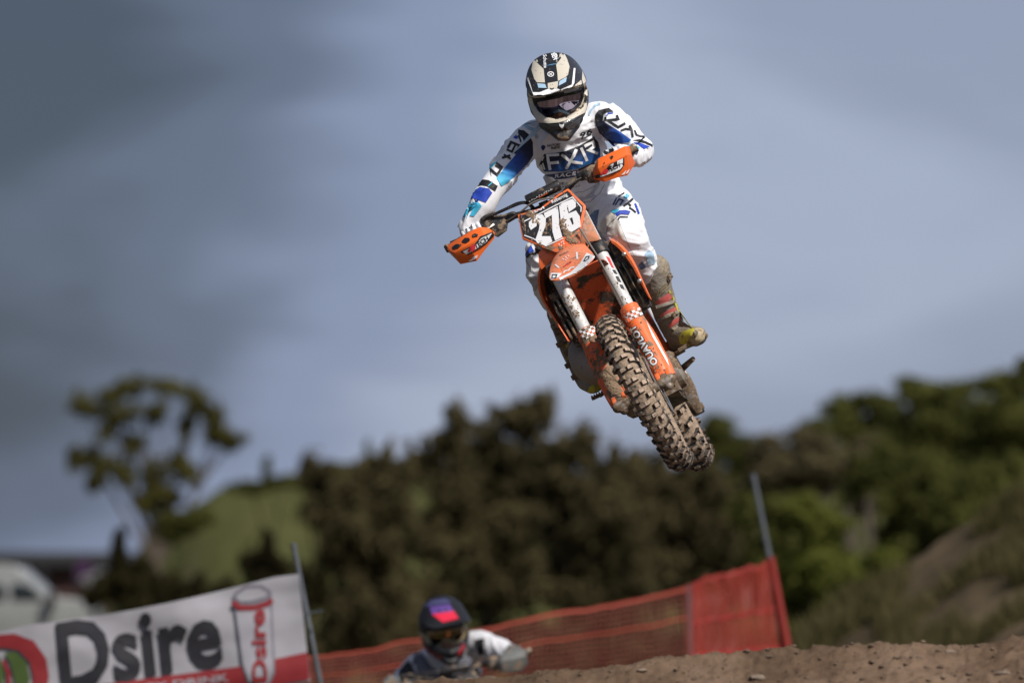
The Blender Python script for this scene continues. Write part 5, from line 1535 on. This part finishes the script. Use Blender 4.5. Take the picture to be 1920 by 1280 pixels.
decal('sleeve_band', [zK([(258, 640), (275, 602), (312, 582), (370, 590), (440, 635), (420, 677), (360, 640), (300, 625)])], bv, BPRINT, bod, 0.0030, **k)
decal('sleeve_block', [zK([(205, 740), (240, 680), (300, 645), (370, 655), (396, 690), (345, 767), (290, 747), (245, 735)])], bv, ROYAL, bod, 0.0030, **k)
decal('sleeve_patch', [zK([(148, 885), (182, 782), (232, 762), (212, 820), (185, 880)]), zK([(240, 765), (290, 768), (313, 795), (252, 877), (216, 872), (240, 820)])], bv, CYAN, bod, 0.0030, **k)
decal('sleeve_patch', [zK([(335, 520), (400, 455), (445, 432), (400, 480), (345, 532)])], bv, CYAN, bod, 0.0030, **k)
decal('sleeve_holes', [stroke(zK([(x, y), (x + 10, y - 5)]), 1.3) for x, y in ((520, 640), (545, 605), (590, 565), (640, 500), (675, 465), (560, 625), (620, 540), (650, 520))], bv, GREYC, bod, 0.0030, **k)
# left sleeve (viewer's right)
decal('sleeve_panel', [zJ([(1072, 240), (1115, 185), (1240, 155), (1305, 205), (1185, 218), (1165, 320), (1245, 372), (1400, 470), (1530, 562), (1510, 590), (1380, 612), (1250, 592), (1125, 480), (1078, 380), (1064, 300)])], bv, G3, bod, 0.0030, **k)
decal('sleeve_letter', [stroke(zJ([(1345, 250), (1365, 300), (1235, 312), (1365, 405), (1455, 352)]), 4.4)], bv, BPRINT, bod, 0.0034, **k)
decal('sleeve_letter', [stroke(zJ([(1395, 450), (1460, 425), (1530, 432)]), 3.8), stroke(zJ([(1510, 380), (1535, 440), (1550, 530)]), 4.0)], bv, BPRINT, bod, 0.0034, **k)
decal('sleeve_letter', [stroke(zJ([(1570, 440), (1600, 500), (1650, 520), (1715, 522)]), 3.0)], bv, BPRINT, bod, 0.0034, **k)
decal('sleeve_tab', [zJ([(1185, 280), (1212, 268), (1210, 325), (1192, 320)])], bv, BPRINT, bod, 0.0034, **k)
decal('sleeve_tab', [stroke(zJ([(1215, 258), (1235, 228), (1300, 222)]), 2.2)], bv, ROYAL, bod, 0.0034, **k)
decal('sleeve_band', [zJ([(1545, 570), (1640, 556), (1720, 585), (1818, 635), (1805, 650), (1700, 612), (1600, 582)])], bv, BPRINT, bod, 0.0030, **k)
decal('sleeve_block', [zJ([(1555, 600), (1625, 598), (1768, 652), (1690, 684), (1640, 645)])], bv, ROYAL, bod, 0.0030, **k)
decal('sleeve_patch', [zJ([(1470, 645), (1545, 618), (1640, 662), (1600, 720), (1500, 690)])], bv, CYAN, bod, 0.0030, **k)
# pants
decal('knee_panel', [zL([(285, 590), (295, 520), (320, 470), (420, 372), (492, 420), (500, 470), (560, 620), (612, 745), (520, 690), (440, 650), (370, 640), (290, 622)])], bv, CREAMK, bod, 0.0040, **k)
decal('knee_swoosh', [zL([(475, 392), (520, 350), (590, 345), (655, 360), (635, 400), (540, 392), (490, 425)])], bv, ROYAL, bod, 0.0045, **k)
decal('knee_swoosh', [zL([(415, 365), (455, 340), (525, 335), (480, 382), (455, 382)])], bv, CYAN, bod, 0.0045, **k)
decal('knee_line', [stroke(zL([(505, 462), (530, 425), (625, 428)]), 2.2)], bv, BPRINT, bod, 0.0045, **k)
decal('knee_seam', [stroke(zL([(515, 470), (555, 590), (620, 745), (700, 900)]), 0.8), stroke(zL([(372, 640), (380, 560), (420, 490), (495, 430)]), 1.2)], bv, GREYC, bod, 0.0050, **k)
decal('thigh_letter', [stroke(zL([(570, 302), (630, 260), (680, 210)]), 4.0), stroke(zL([(635, 318), (680, 345), (715, 378)]), 3.4), stroke(zL([(620, 262), (660, 300)]), 3.2)], bv, BPRINT, bod, 0.0045, **k)
decal('thigh_letter', [stroke(zL([(705, 268), (730, 330), (752, 392)]), 3.6)], bv, ROYAL, bod, 0.0045, **k)
decal('thigh_patch', [zL([(565, 185), (615, 148), (640, 180), (605, 215)])], bv, CYAN, bod, 0.0045, **k)
decal('thigh_letter', [stroke(zL([(445, 285), (490, 200)]), 3), stroke(zL([(470, 290), (520, 215), (570, 235), (525, 290)]), 2.8)], bv, NAVY, bod, 0.0045, **k)
decal('thigh_letter', [stroke(zL([(505, 190), (540, 165), (580, 140)]), 2.6)], bv, BPRINT, bod, 0.0045, **k)
decal('inner_panel', [zL([(150, 430), (230, 350), (282, 340), (258, 440), (242, 560), (265, 622), (205, 510)])], bv, INNER, bod, 0.0035, **k)
decal('shin_mesh', [zL([(745, 1010), (790, 960), (850, 1030), (780, 1060)])], bv, INNER, bod, 0.0035, **k)
decal('shin_mesh', [zL([(820, 870), (870, 820), (930, 870), (945, 990), (870, 1010)])], bv, PALE, bod, 0.0035, **k)
decal('knee_swoosh', [zF([(30, 330), (60, 260), (130, 165), (175, 255), (110, 270), (50, 330)])], bv, ROYAL, bod, 0.0045, **k)
decal('knee_line', [stroke(zF([(60, 345), (110, 295), (210, 280)]), 3.2)], bv, BPRINT, bod, 0.0045, **k)
decal('knee_seam', [stroke(zF([(30, 640), (130, 635), (230, 640)]), 0.8), stroke(zF([(50, 370), (120, 500), (200, 610)]), 0.7)], bv, GREYC, bod, 0.0045, **k)
decal('shin_mesh', [zF([(100, 660), (230, 650), (220, 760), (190, 850), (150, 780)])], bv, GREYL, bod, 0.0035, **k)

# ------------------------------------------------------------------ boots
def boot(nodes, name, cat, sole_px, flip):
    b = blob(MB().chain(nodes), name, BOOT, rider, 0.005, 4, cloth(0.003, 3.0))
    return b
bl_ = boot([(Q(1226, 506, -0.80), 0.066), (Q(1232, 535, -0.82), 0.060), (Q(1243, 570, -0.86), 0.055), (Q(1258, 606, -0.91), 0.053), (Q(1270, 630, -0.92), 0.050), (Q(1288, 631, -0.85), 0.046), (Q(1307, 630, -0.77), 0.040)], 'boot', None, None, 1)
b2 = MB().chain([(Q(1272, 640, -0.93), 0.042), (Q(1262, 650, -0.99), 0.036)])
blob(b2, 'heel', BOOT, bl_, 0.005, 3)
MB().prism([Q(x, y, d) for x, y, d in ((1268, 660, -0.90), (1280, 656, -0.86), (1300, 648, -0.80), (1324, 634, -0.735), (1327, 626, -0.735), (1322, 622, -0.76), (1300, 636, -0.80), (1276, 650, -0.88))], -F * 0.07).build('sole', SOLE, bl_, bevel=0.006)
MB().tube([Q(1221, 498, -0.80), Q(1224, 508, -0.805)], [0.068, 0.069], 28).build('collar', BOOT, bl_, bevel=0.006)
bb2 = bvh_of(bl_)
k2 = dict(maxlen=4)
zBt = zoomer(1200, 480, 5.82)
for q in ([(165, 500), (240, 445), (322, 395), (352, 450), (290, 512), (205, 545)], [(210, 645), (300, 590), (392, 552), (400, 588), (300, 635), (228, 668)], [(302, 760), (360, 695), (432, 660), (448, 692), (360, 765), (315, 788)]):
    decal('boot_insert', [zBt(q)], bb2, BOOTR, bl_, 0.0030, **k2)
decal('boot_edge', [stroke(zBt([(312, 375), (350, 430), (372, 490), (412, 590), (478, 665)]), 3.4)], bb2, BOOTY, bl_, 0.0040, **k2)
decal('toe_cap', [zBt([(425, 880), (470, 820), (590, 788), (600, 840), (560, 900), (560, 960), (500, 1002), (440, 960)])], bb2, BOOTY, bl_, 0.0035, **k2)
decal('toe_guard', [zBt([(592, 788), (690, 788), (738, 850), (718, 892), (600, 982), (562, 958), (562, 902), (602, 840)])], bb2, material('toe_tan', (0.42, 0.34, 0.20), 0.6, mud=0.3, mscale=30), bl_, 0.0035, **k2)
decal('collar_band', [zBt([(5, 165), (110, 120), (200, 70), (218, 108), (120, 190), (20, 222)])], bb2, material('boot_grey', (0.20, 0.19, 0.165), 0.7, specks=0.4), bl_, 0.0045, **k2)
decal('boot_rim', [stroke(zBt([(165, 545), (250, 548), (362, 482)]), 1.4), stroke(zBt([(190, 690), (300, 645), (400, 600)]), 1.4), stroke(zBt([(300, 792), (370, 770), (452, 700)]), 1.4)], bb2, material('boot_tan_edge', (0.38, 0.32, 0.24), 0.7), bl_, 0.0045, **k2)
def on(bvh_, x, y, off=0.0):
    return lay(bvh_, x, y, off)
for pts_, w in (([(690, 710), (770, 685), (840, 660)], 0.014), ([(700, 830), (790, 780), (870, 755)], 0.014), ([(830, 905), (900, 855), (990, 845), (1040, 870)], 0.014)):
    pp_ = zT(pts_)
    pts3, _ = spline([on(bb2, x, y, 0.006) for x, y in pp_], [1] * len(pp_), 5)
    MB().tube(pts3, w * 0.62, 8, flat=0.6, ref=F).build('strap', BOOT, bl_)
for x, y, s in ((1254, 520, 1.0), (1262, 590, 0.8), (1278, 590, 0.9), (1291, 605, 0.7)):
    c = on(bb2, x, y, 0.010)
    MB().box(c, L * 0.014 * s + U * 0.006, U * 0.010 * s, F * 0.008).box(c + F * 0.008, L * 0.006, U * 0.012 * s, F * 0.004).build('buckle', METALM, bl_, bevel=0.003)
decal('boot_emblem', [stroke(zT([(700, 610), (710, 560), (750, 520), (790, 505), (770, 530), (730, 560), (715, 605), (760, 570), (795, 525)]), 1.6)], bb2, material('boot_tan', (0.33, 0.26, 0.14), 0.7), bl_, 0.003, maxlen=3)
br_ = boot([(Q(1052, 580, -0.80), 0.062), (Q(1062, 610, -0.83), 0.060), (Q(1076, 655, -0.88), 0.054), (Q(1092, 695, -0.92), 0.046), (Q(1100, 712, -0.92), 0.044), (Q(1106, 716, -0.84), 0.042), (Q(1112, 722, -0.77), 0.036)], 'boot', None, None, -1)
MB().prism([Q(x, y, d) for x, y, d in ((1104, 738, -0.75), (1118, 734, -0.75), (1134, 724, -0.80), (1130, 718, -0.84), (1108, 730, -0.80))], -F * 0.10).build('sole', SOLE, br_, bevel=0.006)
bb3 = bvh_of(br_)
decal('boot_insert', [zF([(330, 1180), (350, 1130), (400, 1170), (380, 1230), (340, 1230)])], bb3, BOOTR, br_, 0.003, **k2)
decal('toe_cap', [zG([(380, 960), (440, 920), (520, 935), (525, 980), (440, 1010), (390, 1050), (360, 1010)])], bb3, BOOTY, br_, 0.003, **k2)
decal('boot_flash', [zG([(70, 440), (140, 430), (165, 500), (150, 560), (110, 500)])], bb3, BOOTY, br_, 0.003, **k2)
for x, y in ((1047, 622), (1066, 660), (1058, 640)):
    MB().box(on(bb3, x, y, 0.008), L * 0.014, U * 0.010, F * 0.012).build('buckle', METALM, br_, bevel=0.003)

# ------------------------------------------------------------------ helmet
HX = -0.57
HC = Q(1043, 172, HX)
hu = (RT * -0.10 + UPV * 0.995).normalized()          # up of the head as it leans
hf0 = F
tilt = rad(24)
hl = hu.cross(hf0).normalized()                        # left of the head (towards viewer's right)
hf_ = hl.cross(hu).normalized()
HF = (hf_ * math.cos(tilt) - hu * math.sin(tilt)).normalized()   # looks down a little
HU = (hu * math.cos(tilt) + hf_ * math.sin(tilt)).normalized()
if HF.dot(F) < 0:
    HF = -HF
HL = HU.cross(HF).normalized()
HM = Matrix((HF, HL, HU)).transposed()
hm = MB()
hm.ball(HC, (0.150, 0.121, 0.142), HM)
hm.ball(HC + HF * -0.02 + HU * 0.01, (0.150, 0.120, 0.140), HM)
hm.ball(HC + HU * -0.07, (0.115, 0.106, 0.09), HM)
jaw = [(Q(1001, 188, -0.55), 0.026), (Q(1006, 206, -0.50), 0.026), (Q(1018, 222, -0.43), 0.026), (Q(1036, 233, -0.385), 0.027), (Q(1055, 235, -0.365), 0.027), (Q(1073, 227, -0.385), 0.027), (Q(1086, 211, -0.43), 0.026), (Q(1092, 192, -0.50), 0.026), (Q(1092, 174, -0.55), 0.026)]
hm.chain(jaw)
hm.capsule(Q(1028, 236, -0.40), 0.022, Q(1050, 256, -0.37), 0.020).capsule(Q(1050, 256, -0.37), 0.020, Q(1062, 256, -0.37), 0.020).capsule(Q(1062, 256, -0.37), 0.020, Q(1078, 234, -0.40), 0.022).capsule(Q(1055, 242, -0.375), 0.024, Q(1056, 250, -0.375), 0.02)
hm.capsule(Q(1022, 232, -0.45), 0.026, Q(1048, 250, -0.42), 0.024).capsule(Q(1082, 222, -0.45), 0.026, Q(1064, 250, -0.42), 0.024)
shell = blob(hm, 'helmet', HBLACK, rider, 0.0042, 5)
# the eye port, cut through the shell
port = [(1003, 192), (1012, 188), (1040, 183), (1075, 175), (1089, 170), (1092, 180), (1087, 194), (1076, 206), (1060, 215), (1040, 220), (1024, 216), (1012, 207)]
cut = MB().prism([Q(x, y, -0.25) for x, y in port], F * -0.26).build('cutter', HBLACK, None)
md = shell.modifiers.new('b', 'BOOLEAN')
md.operation = 'DIFFERENCE'
md.object = cut
md.solver = 'EXACT'
apply(shell)
bpy.data.objects.remove(cut)
shell.data.materials.clear()
shell.data.materials.append(HBLACK)
finish(shell, True, 50)
# face behind the goggles, goggle frame and lens
blob(MB().ball(Q(1048, 200, -0.52), (0.075, 0.06, 0.085), Matrix((L, F, U)).transposed()).capsule(Q(1050, 206, -0.47), 0.014, Q(1049, 214, -0.455), 0.012), 'face', SKIN, rider, 0.004, 4)
def curved(px, py, x0, drop):
    t = (px - 1047) / 48.0
    return Q(px, py, x0 - drop * t * t + 0.42 * (197 - py) / 470)
lens = [(1003, 190), (1020, 187), (1040, 183), (1075, 176), (1090, 171), (1092, 182), (1087, 195), (1076, 206), (1062, 211), (1055, 206), (1047, 204), (1040, 208), (1036, 215), (1022, 217), (1010, 207)]
vs, fs = outline_faces([lens], 4.0)
gog = bpy.data.objects.new('goggles', None)
COL.objects.link(gog)
gog.location = Q(1047, 195, -0.45)
gog.parent = rider
gog.matrix_parent_inverse = Matrix.Translation(-rider.location)
MB().add([curved(x, y, -0.425, 0.055) for x, y in vs], fs).build('lens', LENS, gog, solid=0.002, fixn=False, angle=180)
ring = [curved(x, y, -0.422, 0.055) for x, y in lens]
MB().tube(ring + [ring[0], ring[1]], 0.0062, 8).build('frame', GOGF, gog)
MB().tube([curved(1040, 211, -0.41, 0.05), curved(1047, 207, -0.395, 0.05), curved(1055, 209, -0.41, 0.05), curved(1066, 214, -0.42, 0.05)], 0.006, 8).build('nose_guard', material('nose_guard_blue', (0.10, 0.16, 0.22), 0.5), gog)
# visor
vrows = [
    (-0.500, [(986, 150), (992, 122), (1012, 104), (1038, 98), (1062, 101), (1082, 116), (1097, 142)]),
    (-0.425, [(986, 160), (992, 140), (1010, 122), (1039, 116), (1066, 117), (1088, 132), (1099, 150)]),
    (-0.375, [(988, 168), (995, 158), (1013, 143), (1039, 138), (1064, 136), (1085, 144), (1099, 157)]),
    (-0.335, [(993, 174), (1003, 171), (1018, 163), (1038, 160), (1058, 156), (1075, 152), (1094, 159)]),
    (-0.305, [(999, 179), (1010, 180), (1022, 178), (1037, 174), (1052, 170), (1066, 166), (1076, 161)])]
vis = MB().grid([[Q(x, y, xl) for x, y in r] for xl, r in vrows]).build('visor', HBLACK, rider, solid=0.004, subsurf=2, fixn=False)
hv = bvh_of(shell, vis)
k3 = dict(maxlen=4)
decal('visor_panel', [zH([(235, 330), (250, 240), (302, 162), (296, 240), (380, 320), (396, 482), (300, 480), (270, 440)])], hv, CREAM, vis, 0.0024, **k3)
decal('visor_panel', [zH([(530, 270), (590, 190), (562, 112), (612, 104), (660, 200), (690, 290), (672, 390), (640, 420), (552, 465), (545, 370)])], hv, CREAM, vis, 0.0024, **k3)
decal('visor_trim', [zH([(250, 600), (330, 600), (430, 560), (475, 572), (540, 555), (580, 570), (718, 508), (740, 310), (760, 310), (748, 490), (725, 528), (600, 590), (480, 608), (380, 628), (258, 632), (180, 425), (200, 420)])], hv, WCLEAN, vis, 0.0026, **k3)
decal('visor_flash', [zH([(303, 490), (398, 500), (416, 548), (318, 545)])], hv, PALE, vis, 0.0024, **k3)
decal('visor_flash', [zH([(570, 466), (658, 415), (648, 475), (560, 522)])], hv, PALE, vis, 0.0024, **k3)
decal('visor_front', [zH([(430, 490), (556, 466), (550, 520), (540, 552), (475, 570), (432, 558)])], hv, CREAM, vis, 0.0024, **k3)
decal('visor_crest', [zH([(330, 140), (420, 100), (500, 88), (570, 92), (600, 104), (520, 110), (420, 125)])], hv, material('crest_blue', (0.10, 0.25, 0.42), 0.5), vis, 0.0022, **k3)
decal('visor_ring', [[[(960 + (465 + 40 * math.cos(a)) / 6.4, 80 + (382 + 32 * math.sin(a)) / 6.4) for a in [2 * math.pi * i / 18 for i in range(18)]], [(960 + (465 + 30 * math.cos(a)) / 6.4, 80 + (382 + 23 * math.sin(a)) / 6.4) for a in [2 * math.pi * i / 18 for i in range(18)]]]], hv, WCLEAN, vis, 0.0030, **k3)
decal('visor_cross', [stroke(zH([(448, 368), (482, 396)]), 1.2), stroke(zH([(482, 368), (448, 396)]), 1.2)], hv, WCLEAN, vis, 0.0030, **k3)
lettering('visor_lettering', 'Schutte', zH([(375, 150)])[0], zH([(385, 310)])[0], 6.5, hv, WCLEAN, vis, 0.0030, bold=0.02, maxlen=3)
lettering('visor_lettering', 'BEN', zH([(470, 140)])[0], zH([(500, 215)])[0], 10, hv, WCLEAN, vis, 0.0030, bold=0.03, maxlen=3)
decal('visor_emblem', [zH([(455, 545), (480, 556), (508, 542), (500, 562), (482, 572), (462, 564)])], hv, BDECAL, vis, 0.0040, maxlen=2)
decal('brow_panel', [zH([(190, 590), (235, 640), (330, 645), (410, 630), (400, 655), (280, 665), (205, 650)]), zH([(612, 585), (740, 530), (830, 450), (838, 500), (790, 560), (700, 600), (630, 610)])], hv, CREAM, shell, 0.0024, **k3)
decal('cheek_panel', [[(990, 182), (995, 203), (1003, 219), (1010, 229.5), (1029, 231.5), (1048, 230), (1076, 222), (1097, 211), (1100, 200), (1100, 174), (1096, 172), (1094, 184), (1089, 197), (1078, 209), (1061, 218.5), (1040, 223.5), (1023, 220), (1010, 210), (1001, 196), (998, 184)]], hv, CREAM, shell, 0.0024, **k3)
decal('shell_side', [zH([(842, 340), (880, 440), (902, 560), (906, 640), (880, 640), (862, 540), (838, 440)])], hv, CREAM, shell, 0.0024, **k3)
decal('chin_facet', [zH([(350, 975), (550, 985), (575, 1035), (500, 1060), (410, 1030)]), zH([(640, 1010), (700, 975), (830, 890), (800, 960), (740, 1030), (660, 1040)])], hv, HGREY, shell, 0.0024, **k3)
decal('chin_vent', [zH([(540, 1120), (590, 1060), (680, 1045), (720, 1090), (720, 1150), (660, 1195), (580, 1190)])], hv, BLACKM, shell, 0.0028, **k3)
decal('chin_emblem', [zH([(568, 975), (585, 985), (610, 985), (624, 972), (622, 1000), (610, 1020), (598, 1030), (588, 1020), (572, 1002)])], hv, WCLEAN, shell, 0.0030, maxlen=2)
mud_on(hv, [(*zH([p])[0], 1.6, 2) for p in ((620, 380), (370, 455), (460, 220), (700, 480), (730, 240), (590, 410), (545, 290), (650, 280), (270, 310), (290, 380), (650, 185), (560, 370), (660, 1100), (600, 1140), (640, 1170), (720, 1110), (560, 1130))], shell, 15)

for (x0, y0), (x1, y1) in (((1040, 612), (1062, 600)), ((1050, 645), (1076, 632)), ((1066, 684), (1092, 670)), ((1078, 706), (1100, 694))):
    q0, q1 = on(bb3, x0, y0, 0.008), on(bb3, x1, y1, 0.008)
    MB().tube([q0 - L * 0.006, q0.lerp(q1, 0.5) + F * 0.012, q1], 0.012, 8, flat=0.5, ref=F).build('strap', BOOT, br_)
    MB().box(q0 + F * 0.006, L * 0.012, U * 0.011, F * 0.010).build('buckle', METALM, br_, bevel=0.003)
# ================================================================== THE SECOND RIDER, behind the lip
D2 = 30.0
HAIRLESS = ('lettering', 'digit', 'print', 'sticker', 'emblem', 'slash', 'vent', 'mud', 'plate_', 'flash', 'dots', 'line', 'stripe', 'bolt', 'screw', 'checker')
roll2 = rad(15)
F2 = Vector((0.05, -1, 0.0)).normalized()
L2 = Vector((math.cos(roll2), 0.05, math.sin(roll2)))
L2 = (L2 - F2 * L2.dot(F2)).normalized()
U2 = F2.cross(L2)
B1 = Matrix((F, L, U)).transposed()
B2 = Matrix((F2, L2, U2)).transposed()
RM = (B2 @ B1.transposed()).to_4x4()
bars1 = B(-0.45, 0, 0.905)
bars2 = P(850, 1259, 29.75)
T2 = Matrix.Translation(bars2) @ RM @ Matrix.Translation(-bars1)
bike2 = thing('motocross_bike', T2 @ bike.location, 'second motocross bike almost hidden behind the lip of the dirt jump', 'motorcycle')
bike2.rotation_euler = RM.to_3x3().to_euler()
GREYG = material('grey_plastic', (0.12, 0.125, 0.12), 0.55, mud=0.35, mscale=20)
def copy_part(o, parent, root):
    if any(w in o.name for w in HAIRLESS):
        return
    c = o.copy()
    COL.objects.link(c)
    c.parent = parent
    c.matrix_parent_inverse = o.matrix_parent_inverse.copy()
    if o.name.startswith(('hand_guard', 'guard_edge', 'number_plate')) and c.data:
        c.material_slots[0].link = 'OBJECT'
        c.material_slots[0].material = GREYG if 'plate' not in o.name else BLACKM
    for ch in list(o.children):
        copy_part(ch, c, root)
for o in list(bike.children):
    copy_part(o, bike2, bike)

r2 = thing('person', P(850, 1190, D2 + 0.6) * 1.0, 'second rider in white and black jersey and dark red helmet crouching behind the dirt lip', 'person')
r2.location.z = 0.2
W2 = material('white_cloth_dusty', (0.62, 0.61, 0.63), 0.8, bump=0.15, bscale=200)
K2 = material('black_cloth', (0.016, 0.016, 0.02), 0.8)
RED2 = material('helmet_red', (0.62, 0.018, 0.05), 0.35)
PUR2 = material('helmet_purple', (0.10, 0.05, 0.22), 0.35)
GOLD2 = material('helmet_gold', (0.30, 0.235, 0.13), 0.35)
LENS2 = material('gold_lens', (0.20, 0.15, 0.10), 0.15, 1.0)
GREYP = material('brace_grey', (0.10, 0.10, 0.12), 0.6)
def w(x, y, d=0.0):
    return P(x, y, D2 + d)
b2 = MB()
I3 = Matrix.Identity(3)
b2.ball(w(835, 1262, 0.22), (0.19, 0.13, 0.17), I3).ball(w(842, 1310, 0.34), (0.165, 0.13, 0.16), I3).ball(w(848, 1370, 0.5), (0.16, 0.14, 0.16), I3)
b2.chain([(w(830, 1238, 0.2), 0.09), (w(880, 1215, 0.16), 0.082), (w(898, 1208, 0.12), 0.076), (w(928, 1216, 0.0), 0.066), (w(950, 1224, -0.08), 0.06), (w(964, 1232, -0.16), 0.046), (w(968, 1238, -0.24), 0.034)])
b2.chain([(w(830, 1245, 0.2), 0.09), (w(786, 1250, 0.16), 0.078), (w(762, 1272, 0.1), 0.068), (w(738, 1300, 0.0), 0.060), (w(730, 1315, -0.2), 0.036)])
for sx, pg in ((1, 0.2), (-1, -0.2)):
    hip, knee, foot = w(850 + 40 * sx, 1400, 0.5), w(846 + 75 * sx, 1480, 0.12), T2 @ B(-0.93, pg, 0.16)
    b2.chain([(hip, 0.11), (knee, 0.085), (foot, 0.05), (foot + F2 * 0.16, 0.042)])
b2.capsule(w(835, 1235, 0.2), 0.07, w(830, 1205, 0.12), 0.065)
bd2 = blob(b2, 'body', W2, r2, 0.008, 5, cloth(0.008, 8.0))
bv2 = bvh_of(bd2)
kk = dict(maxlen=8, near=D2)
decal('chest_panel', [zR([(690, 640), (735, 640), (840, 800), (850, 900), (790, 900), (720, 760)])], bv2, GREYP, bd2, 0.006, **kk)
decal('shoulder_panel', [zR([(1062, 572), (1115, 562), (1110, 660), (1080, 665)])], bv2, K2, bd2, 0.006, **kk)
decal('sleeve_panel', [zR([(600, 760), (660, 690), (735, 830), (730, 900), (610, 900)])], bv2, K2, bd2, 0.006, **kk)
decal('hip_panel', [zR([(1000, 720), (1060, 720), (1090, 780), (1000, 830), (980, 790)])], bv2, K2, bd2, 0.006, **kk)
MB().tube([w(790, 1245, 0.1), w(800, 1260, -0.02), w(826, 1266, -0.08), w(855, 1258, -0.06), (w(876, 1240, 0.06))], 0.035, 10).build('neck_brace', GREYP, r2)
# gloves with fingers closed on the bar
def hand2(g, al):
    mb = MB().capsule(g - F2 * 0.09 + U2 * 0.03, 0.032, g - F2 * 0.03 + U2 * 0.025, 0.034)
    for k in (0.036, 0.012, -0.012, -0.034):
        a = g + al * k
        mb.capsule(a - F2 * 0.01 + U2 * 0.036, 0.0115, a + F2 * 0.03 + U2 * 0.022, 0.011, 10).capsule(a + F2 * 0.03 + U2 * 0.022, 0.011, a + F2 * 0.024 - U2 * 0.02, 0.009, 10)
    mb.capsule(g - F2 * 0.03 + al * 0.045, 0.014, g + F2 * 0.012 - U2 * 0.024 + al * 0.05, 0.010, 10)
    return blob(mb, 'glove', GREYG, r2, 0.004, 2)
hand2(T2 @ gr_l, -L2)
hand2(T2 @ gr_r, L2)
# helmet of the same build in other colours
HT = Matrix.Translation(w(829, 1174, 0.0)) @ Matrix.Rotation(rad(8), 4, 'Z') @ Matrix.Rotation(rad(3), 4, 'Y') @ Matrix.Rotation(rad(-6), 4, 'X') @ Matrix.Scale(1.04, 4) @ Matrix.Translation(-HC)
def copy_geo(o, name, mat, parent):
    me = o.data.copy()
    me.transform(HT)
    me.materials.clear()
    me.materials.append(mat)
    c = bpy.data.objects.new(name, me)
    COL.objects.link(c)
    attach(c, parent)
    return c
H2B = material('matte_black_shell', (0.010, 0.010, 0.012), 0.5, spec=0.3)
h2 = copy_geo(shell, 'helmet', H2B, r2)
v2 = copy_geo(vis, 'visor', H2B, r2)
copy_geo(bpy.data.objects['lens'], 'lens', LENS2, h2)
copy_geo(next(o for o in gog.children if o.name.startswith('frame')), 'goggle_frame', GOLD2, h2)
copy_geo(bpy.data.objects['face'], 'face', SKIN, r2)
hv2 = bvh_of(h2, v2)
decal('visor_panel', [zR([(785, 375), (905, 360), (930, 400), (800, 420)])], hv2, PUR2, v2, 0.004, **kk)
decal('visor_panel', [zR([(800, 420), (930, 400), (960, 445), (865, 468)])], hv2, RED2, v2, 0.004, **kk)
decal('visor_crest', [zR([(745, 375), (800, 335), (880, 325), (920, 350), (800, 368)])], hv2, material('helmet_navy', (0.05, 0.05, 0.12), 0.4), v2, 0.004, **kk)
decal('visor_slot', [stroke(zR([(840, 392), (850, 408)]), 3.5), stroke(zR([(880, 384), (890, 398)]), 3.5)], hv2, HBLACK, v2, 0.006, **kk)
decal('cheek_panel', [zR([(708, 440), (725, 520), (780, 560), (800, 600), (740, 580), (712, 520), (700, 470)]), zR([(985, 480), (1008, 460), (1005, 540), (990, 580), (975, 560)])], hv2, GOLD2, h2, 0.004, **kk)
decal('chin_panel', [zR([(760, 600), (800, 640), (860, 670), (850, 705), (790, 680), (755, 640)]), zR([(990, 590), (1000, 620), (960, 670), (950, 650)])], hv2, material('chin_red', (0.22, 0.012, 0.018), 0.4), h2, 0.004, **kk)
